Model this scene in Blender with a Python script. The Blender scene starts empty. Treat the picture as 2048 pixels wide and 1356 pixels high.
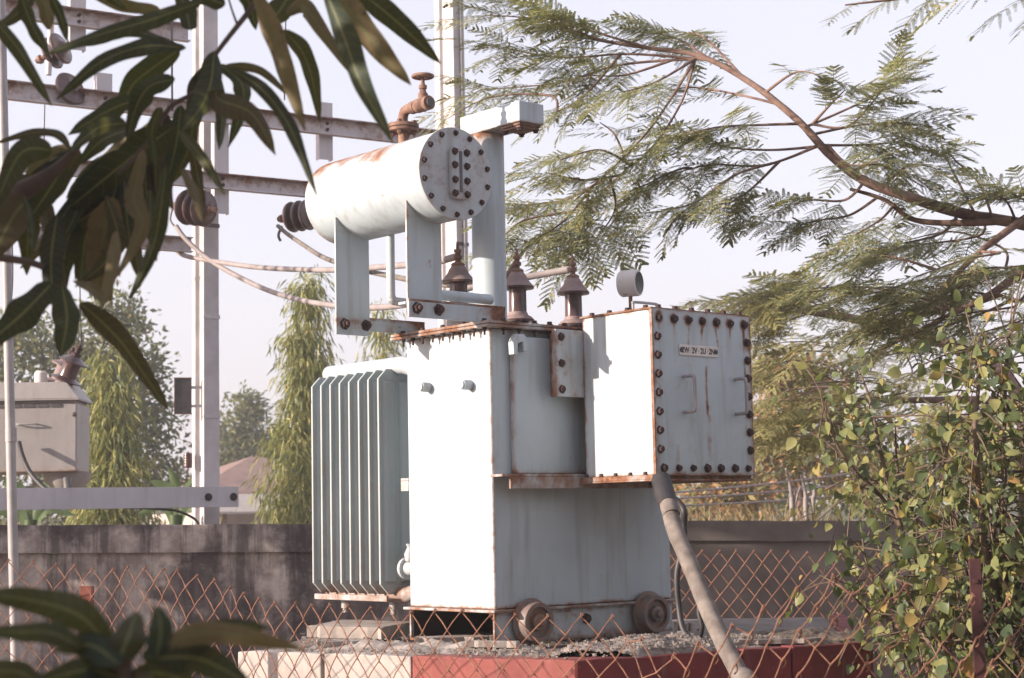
import bpy, math, random
import numpy as np
from mathutils import Vector, Matrix, noise as mnoise

random.seed(7); RNG = np.random.default_rng(11)
scene = bpy.context.scene
COL = scene.collection
F = 3450.0; EYE = 1.5; ROLL = 0.02; PITCH = math.atan((1040 - 678) / F)
FW = Vector((0, math.cos(PITCH), math.sin(PITCH)))
_u0 = Vector((0, -math.sin(PITCH), math.cos(PITCH))); _r0 = Vector((1, 0, 0))
UP = _u0 * math.cos(ROLL) + _r0 * math.sin(ROLL)
RT = _r0 * math.cos(ROLL) - _u0 * math.sin(ROLL)
EYEP = Vector((0, 0, EYE))

def ray(px, py): return FW + RT * ((px - 1024) / F) + UP * ((678 - py) / F)
def at(px, py, Y):
    d = ray(px, py); return EYEP + d * (Y / d.y)
def atz(px, py, z):
    d = ray(px, py); return EYEP + d * ((z - EYE) / d.z)

# ------------------------------------------------------------------ tagging
def tag(o, label=None, cat=None, group=None, kind=None):
    if label: o['label'] = label
    if cat: o['category'] = cat
    if group: o['group'] = group
    if kind: o['kind'] = kind
    return o
def empty(name, loc=(0, 0, 0), rz=0.0):
    o = bpy.data.objects.new(name, None); COL.objects.link(o)
    o.location = loc; o.rotation_euler = (0, 0, rz); o.empty_display_size = 0.1
    return o
def link(o, parent=None):
    COL.objects.link(o)
    if parent is not None: o.parent = parent
    return o
def copy_of(o, parent, loc=None, rot=None, label=None):
    c = o.copy(); COL.objects.link(c); c.parent = parent
    if loc is not None: c.location = loc
    if rot is not None: c.rotation_euler = rot
    if label: c['label'] = label
    return c

# ------------------------------------------------------------------ mesh builder
class MB:
    def __init__(s): s.v = []; s.f = []; s.m = []; s.mi = 0
    def add(s, vs, fs):
        n = len(s.v); s.v += [tuple(x) for x in vs]
        for f in fs: s.f.append(tuple(i + n for i in f)); s.m.append(s.mi)
        return s
    def box(s, x0, x1, y0, y1, z0, z1):
        return s.add([(x0,y0,z0),(x1,y0,z0),(x1,y1,z0),(x0,y1,z0),(x0,y0,z1),(x1,y0,z1),(x1,y1,z1),(x0,y1,z1)],
                     [(0,3,2,1),(4,5,6,7),(0,1,5,4),(1,2,6,5),(2,3,7,6),(3,0,4,7)])
    def gridbox(s, x0, x1, y0, y1, z0, z1, st):
        lo = (x0, y0, z0); hi = (x1, y1, z1)
        n = [max(1, int(round((hi[i] - lo[i]) / st))) for i in range(3)]
        idx = {}; vs = []; fs = []
        def vid(i, j, k):
            if (i, j, k) not in idx:
                idx[(i, j, k)] = len(vs)
                vs.append(tuple(lo[a] + (hi[a] - lo[a]) * q / n[a] for a, q in enumerate((i, j, k))))
            return idx[(i, j, k)]
        for a, b, c in ((0, 1, 2), (1, 2, 0), (2, 0, 1)):
            for side in (0, n[c]):
                for i in range(n[a]):
                    for j in range(n[b]):
                        q = []
                        for di, dj in ((0, 0), (1, 0), (1, 1), (0, 1)):
                            t = [0, 0, 0]; t[a] = i + di; t[b] = j + dj; t[c] = side
                            q.append(vid(*t))
                        fs.append(tuple(q) if side else tuple(reversed(q)))
        return s.add(vs, fs)
    def prism(s, poly, axis, a0, a1):
        # poly: list of 2D points (ccw); axis 0/1/2 extrude
        def mk(p, a):
            return {0: (a, p[0], p[1]), 1: (p[0], a, p[1]), 2: (p[0], p[1], a)}[axis]
        n = len(poly); vs = [mk(p, a0) for p in poly] + [mk(p, a1) for p in poly]
        fs = [tuple(range(n - 1, -1, -1)), tuple(range(n, 2 * n))]
        fs += [(i, (i + 1) % n, n + (i + 1) % n, n + i) for i in range(n)]
        return s.add(vs, fs)
    def tube(s, pts, r, n=10, cap=True, phase=0.0):
        pts = [Vector(p) for p in pts]; rs = r if isinstance(r, (list, tuple)) else [r] * len(pts)
        vs = []; fs = []; prev = None
        for i, p in enumerate(pts):
            t = (pts[min(i + 1, len(pts) - 1)] - pts[max(i - 1, 0)])
            if t.length < 1e-9: t = Vector((0, 0, 1))
            t.normalize()
            if prev is None:
                a = Vector((0, 0, 1)) if abs(t.z) < 0.9 else Vector((1, 0, 0))
                x = t.cross(a).normalized()
            else:
                x = (prev - t * prev.dot(t))
                x = x.normalized() if x.length > 1e-6 else t.orthogonal().normalized()
            prev = x; y = t.cross(x)
            for k in range(n):
                g = 2 * math.pi * k / n + phase
                vs.append(p + x * (math.cos(g) * rs[i]) + y * (math.sin(g) * rs[i]))
        for i in range(len(pts) - 1):
            for k in range(n):
                fs.append((i*n+k, i*n+(k+1) % n, (i+1)*n+(k+1) % n, (i+1)*n+k))
        if cap:
            fs.append(tuple(range(n - 1, -1, -1))); b = (len(pts) - 1) * n
            fs.append(tuple(range(b, b + n)))
        return s.add(vs, fs)
    def lathe(s, prof, origin=(0, 0, 0), axis=(0, 0, 1), n=24, cap=True):
        a = Vector(axis).normalized(); x = a.orthogonal().normalized(); y = a.cross(x); o = Vector(origin)
        vs = []; fs = []
        for rr, h in prof:
            for k in range(n):
                g = 2 * math.pi * k / n
                vs.append(o + a * h + x * (math.cos(g) * rr) + y * (math.sin(g) * rr))
        for i in range(len(prof) - 1):
            for k in range(n):
                fs.append((i*n+k, i*n+(k+1) % n, (i+1)*n+(k+1) % n, (i+1)*n+k))
        if cap:
            fs.append(tuple(range(n - 1, -1, -1))); b = (len(prof) - 1) * n
            fs.append(tuple(range(b, b + n)))
        return s.add(vs, fs)
    def build(s, name, mat, parent=None, smooth=None, bevel=0.0, rust=None, seg=2):
        me = bpy.data.meshes.new(name); me.from_pydata(s.v, [], s.f)
        mats = mat if isinstance(mat, (list, tuple)) else [mat]
        for m in mats: me.materials.append(m)
        if len(mats) > 1: me.polygons.foreach_set('material_index', s.m)
        me.validate(); me.update()
        if rust is not None:
            at_ = me.attributes.new('rust', 'FLOAT', 'POINT')
            at_.data.foreach_set('value', [max(0.0, min(1.0, rust(v.co))) for v in me.vertices])
        if smooth is not None:
            import bmesh
            bm = bmesh.new(); bm.from_mesh(me); lim = math.radians(smooth)
            for f in bm.faces: f.smooth = True
            for e in bm.edges:
                if len(e.link_faces) != 2 or e.calc_face_angle(0) > lim: e.smooth = False
            bm.to_mesh(me); bm.free()
        o = bpy.data.objects.new(name, me); link(o, parent)
        if bevel:
            b = o.modifiers.new('bevel', 'BEVEL'); b.width = bevel; b.segments = seg
            b.limit_method = 'ANGLE'; b.angle_limit = math.radians(40); b.harden_normals = False
        return o

def np_mesh(name, V, Q, mat, parent=None, smooth=False):
    V = np.asarray(V, dtype=np.float32).reshape(-1, 3); Q = np.asarray(Q, dtype=np.int32)
    k = Q.shape[1]
    me = bpy.data.meshes.new(name)
    me.vertices.add(len(V)); me.vertices.foreach_set('co', V.ravel())
    me.loops.add(Q.size); me.loops.foreach_set('vertex_index', Q.ravel())
    me.polygons.add(len(Q)); me.polygons.foreach_set('loop_start', np.arange(0, Q.size, k, dtype=np.int32))
    me.polygons.foreach_set('use_smooth', np.full(len(Q), smooth, dtype=bool))
    me.materials.append(mat); me.update(calc_edges=True); me.validate()
    o = bpy.data.objects.new(name, me); link(o, parent)
    return o

def smooth_path(pts, n=6):
    P = [Vector(p) for p in pts]
    if len(P) < 3:
        return [P[0].lerp(P[-1], i / n) for i in range(n + 1)]
    out = []
    for i in range(len(P) - 1):
        p0 = P[max(i-1, 0)]; p1 = P[i]; p2 = P[i+1]; p3 = P[min(i+2, len(P)-1)]
        for k in range(n):
            t = k / n
            out.append(0.5 * ((2*p1) + (p2-p0)*t + (2*p0-5*p1+4*p2-p3)*t*t + (3*p1-p0-3*p2+p3)*t*t*t))
    out.append(P[-1]); return out

# ------------------------------------------------------------------ materials
def newmat(name):
    m = bpy.data.materials.new(name); m.use_nodes = True
    nt = m.node_tree; bs = nt.nodes['Principled BSDF']
    return m, nt, nt.nodes, nt.links, bs
def nn(nodes, t, **kw):
    n = nodes.new(t)
    for k, v in kw.items():
        if k in ('operation', 'data_type', 'blend_type', 'attribute_name', 'noise_dimensions', 'bands_direction', 'wave_type', 'feature', 'clamp'): setattr(n, k, v)
        else: n.inputs[k].default_value = v
    return n
def ramp(nodes, stops, interp='LINEAR'):
    r = nodes.new('ShaderNodeValToRGB'); r.color_ramp.interpolation = interp
    e = r.color_ramp.elements
    while len(e) < len(stops): e.new(0.5)
    for i, (p, c) in enumerate(stops):
        e[i].position = p; e[i].color = (*c, 1) if len(c) == 3 else c
    return r
def mixc(nodes, links, fac, a, b, blend='MIX'):
    m = nodes.new('ShaderNodeMix'); m.data_type = 'RGBA'; m.blend_type = blend
    for sock, val in ((m.inputs[0], fac), (m.inputs[6], a), (m.inputs[7], b)):
        if hasattr(val, 'is_output'): links.new(val, sock)
        elif isinstance(val, (int, float)): sock.default_value = val
        else: sock.default_value = (*val, 1)
    return m.outputs[2]
def objcoord(nodes, links, scale=(1, 1, 1)):
    tc = nodes.new('ShaderNodeTexCoord'); mp = nodes.new('ShaderNodeMapping')
    mp.inputs['Scale'].default_value = scale
    links.new(tc.outputs['Object'], mp.inputs['Vector']); return mp.outputs['Vector']
def noise_tex(nodes, links, vec, scale, detail=4, rough=0.55):
    n = nodes.new('ShaderNodeTexNoise'); n.inputs['Scale'].default_value = scale
    n.inputs['Detail'].default_value = detail; n.inputs['Roughness'].default_value = rough
    links.new(vec, n.inputs['Vector']); return n.outputs['Fac']
def maprange(nodes, links, v, a, b, c=0.0, d=1.0):
    m = nodes.new('ShaderNodeMapRange'); m.clamp = True
    m.inputs[1].default_value = a; m.inputs[2].default_value = b; m.inputs[3].default_value = c; m.inputs[4].default_value = d
    links.new(v, m.inputs[0]); return m.outputs[0]
def bump(nodes, links, bs, h, strength=0.2, dist=0.01):
    b = nodes.new('ShaderNodeBump'); b.inputs['Strength'].default_value = strength; b.inputs['Distance'].default_value = dist
    links.new(h, b.inputs['Height']); links.new(b.outputs[0], bs.inputs['Normal'])

RUST_D = (0.075, 0.030, 0.020); RUST_L = (0.27, 0.125, 0.065)
def paint_mat(name, col, dirt=(0.25, 0.25, 0.245), rough=0.5, streak=0.6, spots=0.60):
    m, nt, N, L, bs = newmat(name)
    v = objcoord(N, L); vs = objcoord(N, L, (9, 9, 0.9))
    n1 = noise_tex(N, L, v, 3.2, 5); n2 = noise_tex(N, L, vs, 2.0, 4); n3 = noise_tex(N, L, v, 55, 4, 0.65); n4 = noise_tex(N, L, v, 14, 6, 0.6)
    fade = mixc(N, L, maprange(N, L, n1, 0.35, 0.7), tuple(c * 0.90 for c in col), tuple(min(1, c * 1.07) for c in col))
    dirty = mixc(N, L, maprange(N, L, n2, 0.50, 0.78, 0, streak), fade, dirt)
    at_ = N.new('ShaderNodeAttribute'); at_.attribute_name = 'rust'
    def M(op, a, b):
        x = N.new('ShaderNodeMath'); x.operation = op
        for i, q in enumerate((a, b)):
            if hasattr(q, 'is_output'): L.new(q, x.inputs[i])
            else: x.inputs[i].default_value = q
        return x.outputs[0]
    nz = M('ADD', M('MULTIPLY', n4, 0.65), M('MULTIPLY', n3, 0.35))
    fac = maprange(N, L, M('ADD', at_.outputs['Fac'], M('MULTIPLY', M('SUBTRACT', nz, 0.5), 1.5)), 0.28, 0.62)
    stain = maprange(N, L, M('ADD', at_.outputs['Fac'], M('MULTIPLY', M('SUBTRACT', nz, 0.5), 0.9)), 0.08, 0.5, 0, 0.55)
    spot = maprange(N, L, nz, spots + 0.03, spots + 0.10)
    fac2 = M('MAXIMUM', fac, M('MULTIPLY', spot, 0.7))
    rustc = mixc(N, L, maprange(N, L, n3, 0.35, 0.65), RUST_D, RUST_L)
    c1 = mixc(N, L, stain, dirty, (0.33, 0.20, 0.135))
    L.new(mixc(N, L, fac2, c1, rustc), bs.inputs['Base Color'])
    L.new(maprange(N, L, fac2, 0, 1, rough, 0.92), bs.inputs['Roughness'])
    bump(N, L, bs, M('ADD', M('MULTIPLY', n1, 0.5), M('MULTIPLY', n3, 0.12)), 0.18, 0.008)
    return m
def rust_mat(name, d=RUST_D, l=RUST_L, scale=30):
    m, nt, N, L, bs = newmat(name); v = objcoord(N, L)
    n = noise_tex(N, L, v, scale, 5, 0.65)
    L.new(mixc(N, L, maprange(N, L, n, 0.35, 0.68), d, l), bs.inputs['Base Color'])
    bs.inputs['Roughness'].default_value = 0.85; bump(N, L, bs, n, 0.4, 0.004)
    return m
def plain_mat(name, a, b, scale=12, rough=0.6, bumps=0.2, dist=0.005, detail=5, vec=(1, 1, 1), lo=0.35, hi=0.65, metal=0.0):
    m, nt, N, L, bs = newmat(name); v = objcoord(N, L, vec)
    n = noise_tex(N, L, v, scale, detail, 0.6)
    L.new(mixc(N, L, maprange(N, L, n, lo, hi), a, b), bs.inputs['Base Color'])
    bs.inputs['Roughness'].default_value = rough; bs.inputs['Metallic'].default_value = metal
    if bumps: bump(N, L, bs, n, bumps, dist)
    return m
def leaf_mat(name, stops, trans=(0.25, 0.30, 0.06), tw=0.35, rough=0.45, spec=0.4):
    m, nt, N, L, bs = newmat(name)
    g = N.new('ShaderNodeNewGeometry'); v = objcoord(N, L)
    r = ramp(N, stops); L.new(g.outputs['Random Per Island'], r.inputs['Fac'])
    n = noise_tex(N, L, v, 25, 3)
    col = mixc(N, L, maprange(N, L, n, 0.3, 0.7, 0.0, 0.35), r.outputs[0], (0.09, 0.085, 0.03))
    L.new(col, bs.inputs['Base Color']); bs.inputs['Roughness'].default_value = rough
    bs.inputs['Specular IOR Level'].default_value = spec
    t = N.new('ShaderNodeBsdfTranslucent')
    L.new(mixc(N, L, 0.5, col, trans), t.inputs['Color'])
    mx = N.new('ShaderNodeMixShader'); mx.inputs[0].default_value = tw
    L.new(bs.outputs[0], mx.inputs[1]); L.new(t.outputs[0], mx.inputs[2])
    L.new(mx.outputs[0], N['Material Output'].inputs['Surface'])
    return m

M = {}
M['paint'] = paint_mat('transformer_paint', (0.41, 0.475, 0.52), streak=0.75)
M['paint_fin'] = paint_mat('radiator_paint', (0.335, 0.390, 0.410), dirt=(0.25, 0.27, 0.25), streak=0.5, spots=0.68)
M['paint_old'] = paint_mat('faded_grey_paint', (0.31, 0.285, 0.28), dirt=(0.22, 0.19, 0.18), streak=0.6)
M['rust'] = rust_mat('bolt_rust', (0.030, 0.016, 0.017), (0.085, 0.043, 0.037))
M['rust_bright'] = rust_mat('orange_rust', (0.11, 0.058, 0.045), (0.28, 0.165, 0.12), 22)
M['wire'] = rust_mat('fence_wire_rust', (0.13, 0.058, 0.038), (0.30, 0.145, 0.092), 40)
M['porcelain'] = plain_mat('brown_porcelain', (0.062, 0.036, 0.036), (0.10, 0.055, 0.052), 9, 0.25, 0.05)
M['porcelain_dusty'] = plain_mat('dusty_brown_porcelain', (0.17, 0.115, 0.11), (0.27, 0.20, 0.19), 16, 0.7, 0.1)
M['steel_pole'] = plain_mat('galvanised_pipe', (0.25, 0.24, 0.25), (0.34, 0.32, 0.325), 8, 0.5, 0.05)
M['channel'] = paint_mat('dull_channel_steel', (0.52, 0.49, 0.515), dirt=(0.34, 0.28, 0.275), streak=0.5, spots=0.72)
M['concrete_pole'] = plain_mat('pale_pole_concrete', (0.42, 0.395, 0.40), (0.54, 0.51, 0.515), 5, 0.9, 0.3, 0.006, 8)
M['cable_grey'] = plain_mat('grey_cable_sheath', (0.105, 0.085, 0.075), (0.20, 0.172, 0.155), 16, 0.9, 0.4)
M['cable_pale'] = plain_mat('pale_cable_sheath', (0.21, 0.175, 0.172), (0.29, 0.25, 0.245), 10, 0.7, 0.1)
M['black'] = plain_mat('black_rubber', (0.018, 0.016, 0.02), (0.04, 0.034, 0.036), 14, 0.55, 0.1)
M['dark_metal'] = plain_mat('dark_oily_metal', (0.05, 0.045, 0.05), (0.10, 0.085, 0.08), 14, 0.5, 0.1)
M['ivory'] = plain_mat('ivory_label', (0.55, 0.50, 0.48), (0.66, 0.60, 0.58), 20, 0.5, 0)
M['glass'] = plain_mat('dial_glass', (0.035, 0.035, 0.04), (0.06, 0.055, 0.06), 8, 0.12, 0)
M['white_gauge'] = paint_mat('gauge_enamel', (0.58, 0.55, 0.54), streak=0.2)
M['bark'] = plain_mat('tree_bark', (0.115, 0.066, 0.052), (0.23, 0.15, 0.12), 18, 0.9, 0.5, 0.01, 6, (1, 1, 1))
M['bark_mango'] = plain_mat('mango_bark', (0.075, 0.055, 0.048), (0.15, 0.11, 0.09), 14, 0.9, 0.5, 0.01)
M['stem'] = plain_mat('shrub_stem', (0.075, 0.05, 0.036), (0.16, 0.11, 0.078), 20, 0.85, 0.3)
M['tin_roof'] = plain_mat('red_tin_roof', (0.20, 0.115, 0.09), (0.28, 0.175, 0.14), 4, 0.6, 0.1)
M['house_wall'] = plain_mat('house_plaster', (0.38, 0.33, 0.30), (0.48, 0.42, 0.39), 3, 0.9, 0.1)
M['ground'] = plain_mat('dry_earth', (0.17, 0.12, 0.085), (0.27, 0.20, 0.145), 0.6, 0.95, 0.4, 0.02, 8)
M['gravel'] = plain_mat('grey_gravel', (0.17, 0.145, 0.13), (0.36, 0.31, 0.28), 45, 0.95, 0.7, 0.01, 6)
M['earth_litter'] = plain_mat('dark_earth', (0.060, 0.045, 0.04), (0.19, 0.145, 0.11), 30, 0.95, 0.6, 0.01, 7)
M['slab'] = plain_mat('broken_concrete', (0.24, 0.205, 0.185), (0.38, 0.33, 0.30), 14, 0.95, 0.5, 0.008, 7)
def kerb(name, a, b):
    m, nt, N, L, bs = newmat(name); v = objcoord(N, L); vs = objcoord(N, L, (6, 6, 1.2))
    n = noise_tex(N, L, v, 7, 6, 0.6); n2 = noise_tex(N, L, vs, 4, 4)
    c = mixc(N, L, maprange(N, L, n, 0.42, 0.68), a, b)
    c = mixc(N, L, maprange(N, L, n2, 0.58, 0.76, 0, 0.5), c, (0.20, 0.15, 0.13))
    c = mixc(N, L, maprange(N, L, noise_tex(N, L, v, 26, 5, 0.7), 0.66, 0.74), c, (0.33, 0.28, 0.25))
    L.new(c, bs.inputs['Base Color']); bs.inputs['Roughness'].default_value = 0.85; bump(N, L, bs, n, 0.3, 0.006)
    return m
M['kerb_white'] = kerb('whitewashed_concrete', (0.41, 0.36, 0.335), (0.29, 0.25, 0.23))
M['kerb_red'] = kerb('red_oxide_paint', (0.25, 0.070, 0.060), (0.17, 0.045, 0.042))
M['kerb_red_shaded'] = kerb('shaded_red_oxide_paint', (0.19, 0.034, 0.036), (0.12, 0.024, 0.028))  # the red kerb paint again, darkened for the plinth's shaded side
M['plinth'] = plain_mat('plinth_concrete', (0.12, 0.100, 0.09), (0.22, 0.185, 0.165), 9, 0.95, 0.4, 0.01, 7)
def wall_mat():
    m, nt, N, L, bs = newmat('stained_plaster_wall')
    v = objcoord(N, L); vs = objcoord(N, L, (7, 7, 0.55)); 
    n = noise_tex(N, L, v, 5.0, 9, 0.68); n2 = noise_tex(N, L, vs, 1.1, 8, 0.7); n3 = noise_tex(N, L, v, 1.6, 7, 0.65)
    n4 = noise_tex(N, L, v, 24, 5, 0.7)
    c = mixc(N, L, maprange(N, L, n, 0.40, 0.60), (0.27, 0.22, 0.20), (0.52, 0.45, 0.41))
    c = mixc(N, L, maprange(N, L, n2, 0.45, 0.59, 0, 0.80), c, (0.052, 0.040, 0.042))
    c = mixc(N, L, maprange(N, L, n3, 0.47, 0.56, 0, 0.8), c, (0.042, 0.030, 0.036))
    c = mixc(N, L, maprange(N, L, n4, 0.55, 0.72, 0, 0.4), c, (0.33, 0.29, 0.26))
    L.new(c, bs.inputs['Base Color']); bs.inputs['Roughness'].default_value = 0.95; bump(N, L, bs, n, 0.5, 0.02)
    return m
M['wall'] = wall_mat()
M['wall_pale'] = plain_mat('brown_plaster_wall', (0.085, 0.070, 0.063), (0.15, 0.125, 0.112), 3.0, 0.95, 0.4, 0.015, 8)

def mango_mat():
    m, nt, N, L, bs = newmat('mango_leaf'); g = N.new('ShaderNodeNewGeometry'); v = objcoord(N, L)
    r = ramp(N, [(0.0, (0.010, 0.018, 0.022)), (0.35, (0.015, 0.032, 0.024)), (0.55, (0.040, 0.050, 0.024)), (0.75, (0.042, 0.026, 0.032)), (0.88, (0.11, 0.08, 0.050)), (1.0, (0.20, 0.15, 0.085))]); L.new(g.outputs['Random Per Island'], r.inputs['Fac'])
    a = N.new('ShaderNodeAttribute'); a.attribute_name = 'leafuv'; sp = N.new('ShaderNodeSeparateXYZ'); L.new(a.outputs['Vector'], sp.inputs[0])
    def Mt(op, x, y=0.0):
        q = N.new('ShaderNodeMath'); q.operation = op
        for k, z in enumerate((x, y)):
            if hasattr(z, 'is_output'): L.new(z, q.inputs[k])
            else: q.inputs[k].default_value = z
        return q.outputs[0]
    ab = Mt('ABSOLUTE', sp.outputs[0]); mid = maprange(N, L, ab, 0.05, 0.12, 1.0, 0.0)
    vein = maprange(N, L, Mt('ABSOLUTE', Mt('SINE', Mt('SUBTRACT', Mt('MULTIPLY', sp.outputs[1], 44.0), Mt('MULTIPLY', ab, 2.6)))), 0.0, 0.22, 0.45, 0.0)
    n = noise_tex(N, L, v, 38, 4); n2 = noise_tex(N, L, v, 95, 3)
    c = mixc(N, L, maprange(N, L, n, 0.35, 0.7, 0, 0.35), r.outputs[0], (0.060, 0.055, 0.030))
    c = mixc(N, L, Mt('MAXIMUM', mid, vein), c, (0.15, 0.155, 0.07))
    c = mixc(N, L, maprange(N, L, Mt('ADD', n2, Mt('MULTIPLY', ab, 0.10)), 0.70, 0.76, 0, 0.9), c, (0.060, 0.030, 0.020))
    L.new(c, bs.inputs['Base Color']); bs.inputs['Roughness'].default_value = 0.55; bs.inputs['Specular IOR Level'].default_value = 0.22
    bump(N, L, bs, Mt('ADD', Mt('MULTIPLY', vein, -1.0), n), 0.35, 0.002)
    t = N.new('ShaderNodeBsdfTranslucent'); L.new(mixc(N, L, 0.5, c, (0.30, 0.30, 0.05)), t.inputs['Color'])
    mx = N.new('ShaderNodeMixShader'); mx.inputs[0].default_value = 0.22
    L.new(bs.outputs[0], mx.inputs[1]); L.new(t.outputs[0], mx.inputs[2]); L.new(mx.outputs[0], N['Material Output'].inputs['Surface'])
    return m
M['mango_leaf'] = mango_mat()
M['feather_leaf'] = leaf_mat('feathery_leaflets', [(0.0, (0.065, 0.123, 0.087)), (0.55, (0.208, 0.236, 0.115)), (1.0, (0.6, 0.48, 0.243))], (0.34, 0.34, 0.10), 0.45, 0.55, 0.3)
M['feather_pale'] = leaf_mat('pale_feathery_leaflets', [(0.0, (0.14, 0.18, 0.09)), (0.45, (0.305, 0.3, 0.132)), (1.0, (0.6, 0.48, 0.24))], (0.40, 0.38, 0.12), 0.45, 0.6, 0.2)
M['shrub_leaf'] = leaf_mat('shrub_leaf', [(0.0, (0.045, 0.077, 0.045)), (0.45, (0.133, 0.169, 0.069)), (0.88, (0.318, 0.306, 0.119)), (0.965, (0.398, 0.275, 0.094)), (1.0, (0.53, 0.3, 0.112))], (0.28, 0.32, 0.06), 0.35, 0.45, 0.35)
M['ashoka_leaf'] = leaf_mat('drooping_leaf', [(0.0, (0.061, 0.107, 0.043)), (0.5, (0.223, 0.242, 0.077)), (1.0, (0.504, 0.45, 0.155))], (0.28, 0.28, 0.07), 0.35, 0.5, 0.3)
M['tree_leaf'] = leaf_mat('distant_tree_leaf', [(0.0, (0.062, 0.104, 0.058)), (0.6, (0.158, 0.182, 0.081)), (1.0, (0.303, 0.26, 0.117))], (0.22, 0.22, 0.08), 0.35, 0.6, 0.2)
M['autumn_leaf'] = leaf_mat('reddening_tree_leaf', [(0.0, (0.153, 0.168, 0.072)), (0.55, (0.331, 0.282, 0.12)), (0.8, (0.534, 0.276, 0.144)), (1.0, (0.6, 0.3, 0.168))], (0.3, 0.22, 0.08), 0.35, 0.6, 0.2)
M['banana_leaf'] = leaf_mat('banana_leaf', [(0.0, (0.05, 0.095, 0.035)), (1.0, (0.10, 0.15, 0.06))], (0.18, 0.22, 0.06), 0.3, 0.5, 0.3)
M['dry_grass'] = leaf_mat('dry_grass', [(0.0, (0.22, 0.16, 0.09)), (1.0, (0.36, 0.29, 0.17))], (0.3, 0.24, 0.12), 0.3, 0.8, 0.1)
# ================================================================== POWER TRANSFORMER (local frame: x = along the long side, y = along the short side)
O = at(990, 1220, 7.0)
T = tag(empty('power_transformer', O, math.radians(41)),
        'large pale blue grey transformer on wheels with bolted cable box, standing on the painted plinth', 'transformer')
P_ = M['paint']
def fb(x, z, sc=9.0, seed=0.0):            # smooth random number around 0
    return mnoise.noise(Vector((x * sc + seed, z * sc - seed, seed * 0.7)))
HEXP = {}
def hexbolt(r=0.012, h=0.012, stud=0.0):
    k = (r, h, stud)
    if k not in HEXP:
        b = MB(); b.lathe([(r * 1.35, 0), (r * 1.35, h * 0.2), (r, h * 0.2), (r, h * 0.85), (r * 0.8, h)], n=6)
        if stud: b.lathe([(r * 0.5, h), (r * 0.5, h + stud), (r * 0.38, h + stud + 0.002)], n=8)
        HEXP[k] = b
    return HEXP[k]
BOLTME = {}
def bolt(parent, loc, axis='-y', r=0.012, h=0.012, stud=0.0, mat='rust'):
    k = (r, h, stud, mat)
    if k not in BOLTME:
        o = hexbolt(r, h, stud).build('bolt', M[mat], parent); BOLTME[k] = o.data
    else:
        o = bpy.data.objects.new('bolt', BOLTME[k]); link(o, parent)
    o.location = loc
    R = {'-y': (math.pi/2, 0, 0), '+y': (-math.pi/2, 0, 0), 'z': (0, 0, 0), '-z': (math.pi, 0, 0), '-x': (0, -math.pi/2, 0), '+x': (0, math.pi/2, 0)}[axis]
    o.rotation_euler = R
    return o

# ---- tank
TU, TV, TZ = 1.02, 0.558, 1.14
def rust_tank(c):
    r = 0.0
    r = max(r, 0.55 * math.exp(-abs(c.z) / 0.012)) if c.z < 0.06 else r
    if c.z > TZ - 0.05: r = max(r, 0.35 * (c.z - TZ + 0.05) / 0.05)
    e = min(abs(c.x) + abs(c.y), 10)
    r = max(r, 0.42 * math.exp(-e / 0.008))
    return r + 0.06 * fb(c.x + c.y, c.z, 5)
b = MB(); b.gridbox(0, TU, 0, TV, 0, TZ, 0.02)
tank = b.build('tank', P_, T, 40, 0.006, rust_tank)
# pressed upper panel that stands proud of the long side, its edge catching the sun
b = MB(); b.gridbox(0.10, 0.99, -0.028, -0.0005, 0.545, TZ - 0.03, 0.02)
b.build('upper_panel', P_, tank, 40, 0.005, lambda c: 0.30 * math.exp(-abs(c.x - 0.10) / 0.006) + 0.45 * math.exp(-abs(c.z - 0.545) / 0.02))
# horizontal angle-iron stiffeners
b = MB(); b.gridbox(-0.012, 0.90, -0.075, -0.0005, 0.532, 0.543, 0.02); b.gridbox(0.03, 0.90, -0.077, -0.066, 0.483, 0.5315, 0.02)
b.build('stiffener', P_, tank, 40, 0.002, lambda c: 0.42 + 0.25 * fb(c.x, c.z, 14))
b = MB(); b.gridbox(-0.0, 0.12, TV + 0.0005, TV + 0.055, 0.535, 0.546, 0.02); b.gridbox(0.0, 0.012, TV + 0.001, TV + 0.055, 0.490, 0.5345, 0.02)
b.build('stiffener', P_, tank, 40, 0.002, lambda c: 0.3)
# lower flange lip
b = MB(); b.gridbox(-0.022, TU + 0.02, -0.022, TV + 0.022, -0.012, -0.0005, 0.03)
b.build('base_plate', P_, tank, 40, 0.003, lambda c: 0.45 + 0.2 * fb(c.x, c.y, 8))
# two short lugs on the sunlit face
for y, z in ((0.405, 0.925), (0.130, 0.915)):
    b = MB(); b.tube([(0.0, y, z), (-0.045, y, z)], 0.021, 14); b.tube([(-0.0455, y, z), (-0.052, y, z)], 0.017, 14)
    b.build('lug', P_, tank, 40, 0.002, lambda c: 0.15)
# lifting hook under the cover on the long side
b = MB(); pr = [(0.075, 1.03), (0.095, 1.03), (0.098, 1.075), (0.125, 1.085), (0.128, 1.045), (0.150, 1.045), (0.152, 1.085), (0.135, 1.115), (0.090, 1.115), (0.072, 1.08)]
b.prism(pr, 1, -0.062, -0.0285)
b.build('lifting_hook', P_, tank, None, 0.003, lambda c: 0.12)
# valve stub and blistered fittings at the far edge of the sunlit face
b = MB(); b.lathe([(0.030, 0), (0.030, 0.05), (0.046, 0.052), (0.046, 0.068), (0.02, 0.07)], (0.03, TV + 0.001, 0.16), (0, 1, 0), 16)
b.lathe([(0.02, 0), (0.026, 0.03), (0.012, 0.06), (0.018, 0.075)], (0.03, TV + 0.035, 0.19), (0, 0, 1), 12)
b.build('drain_valve', P_, tank, 40, 0.0, lambda c: 0.25)

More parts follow.
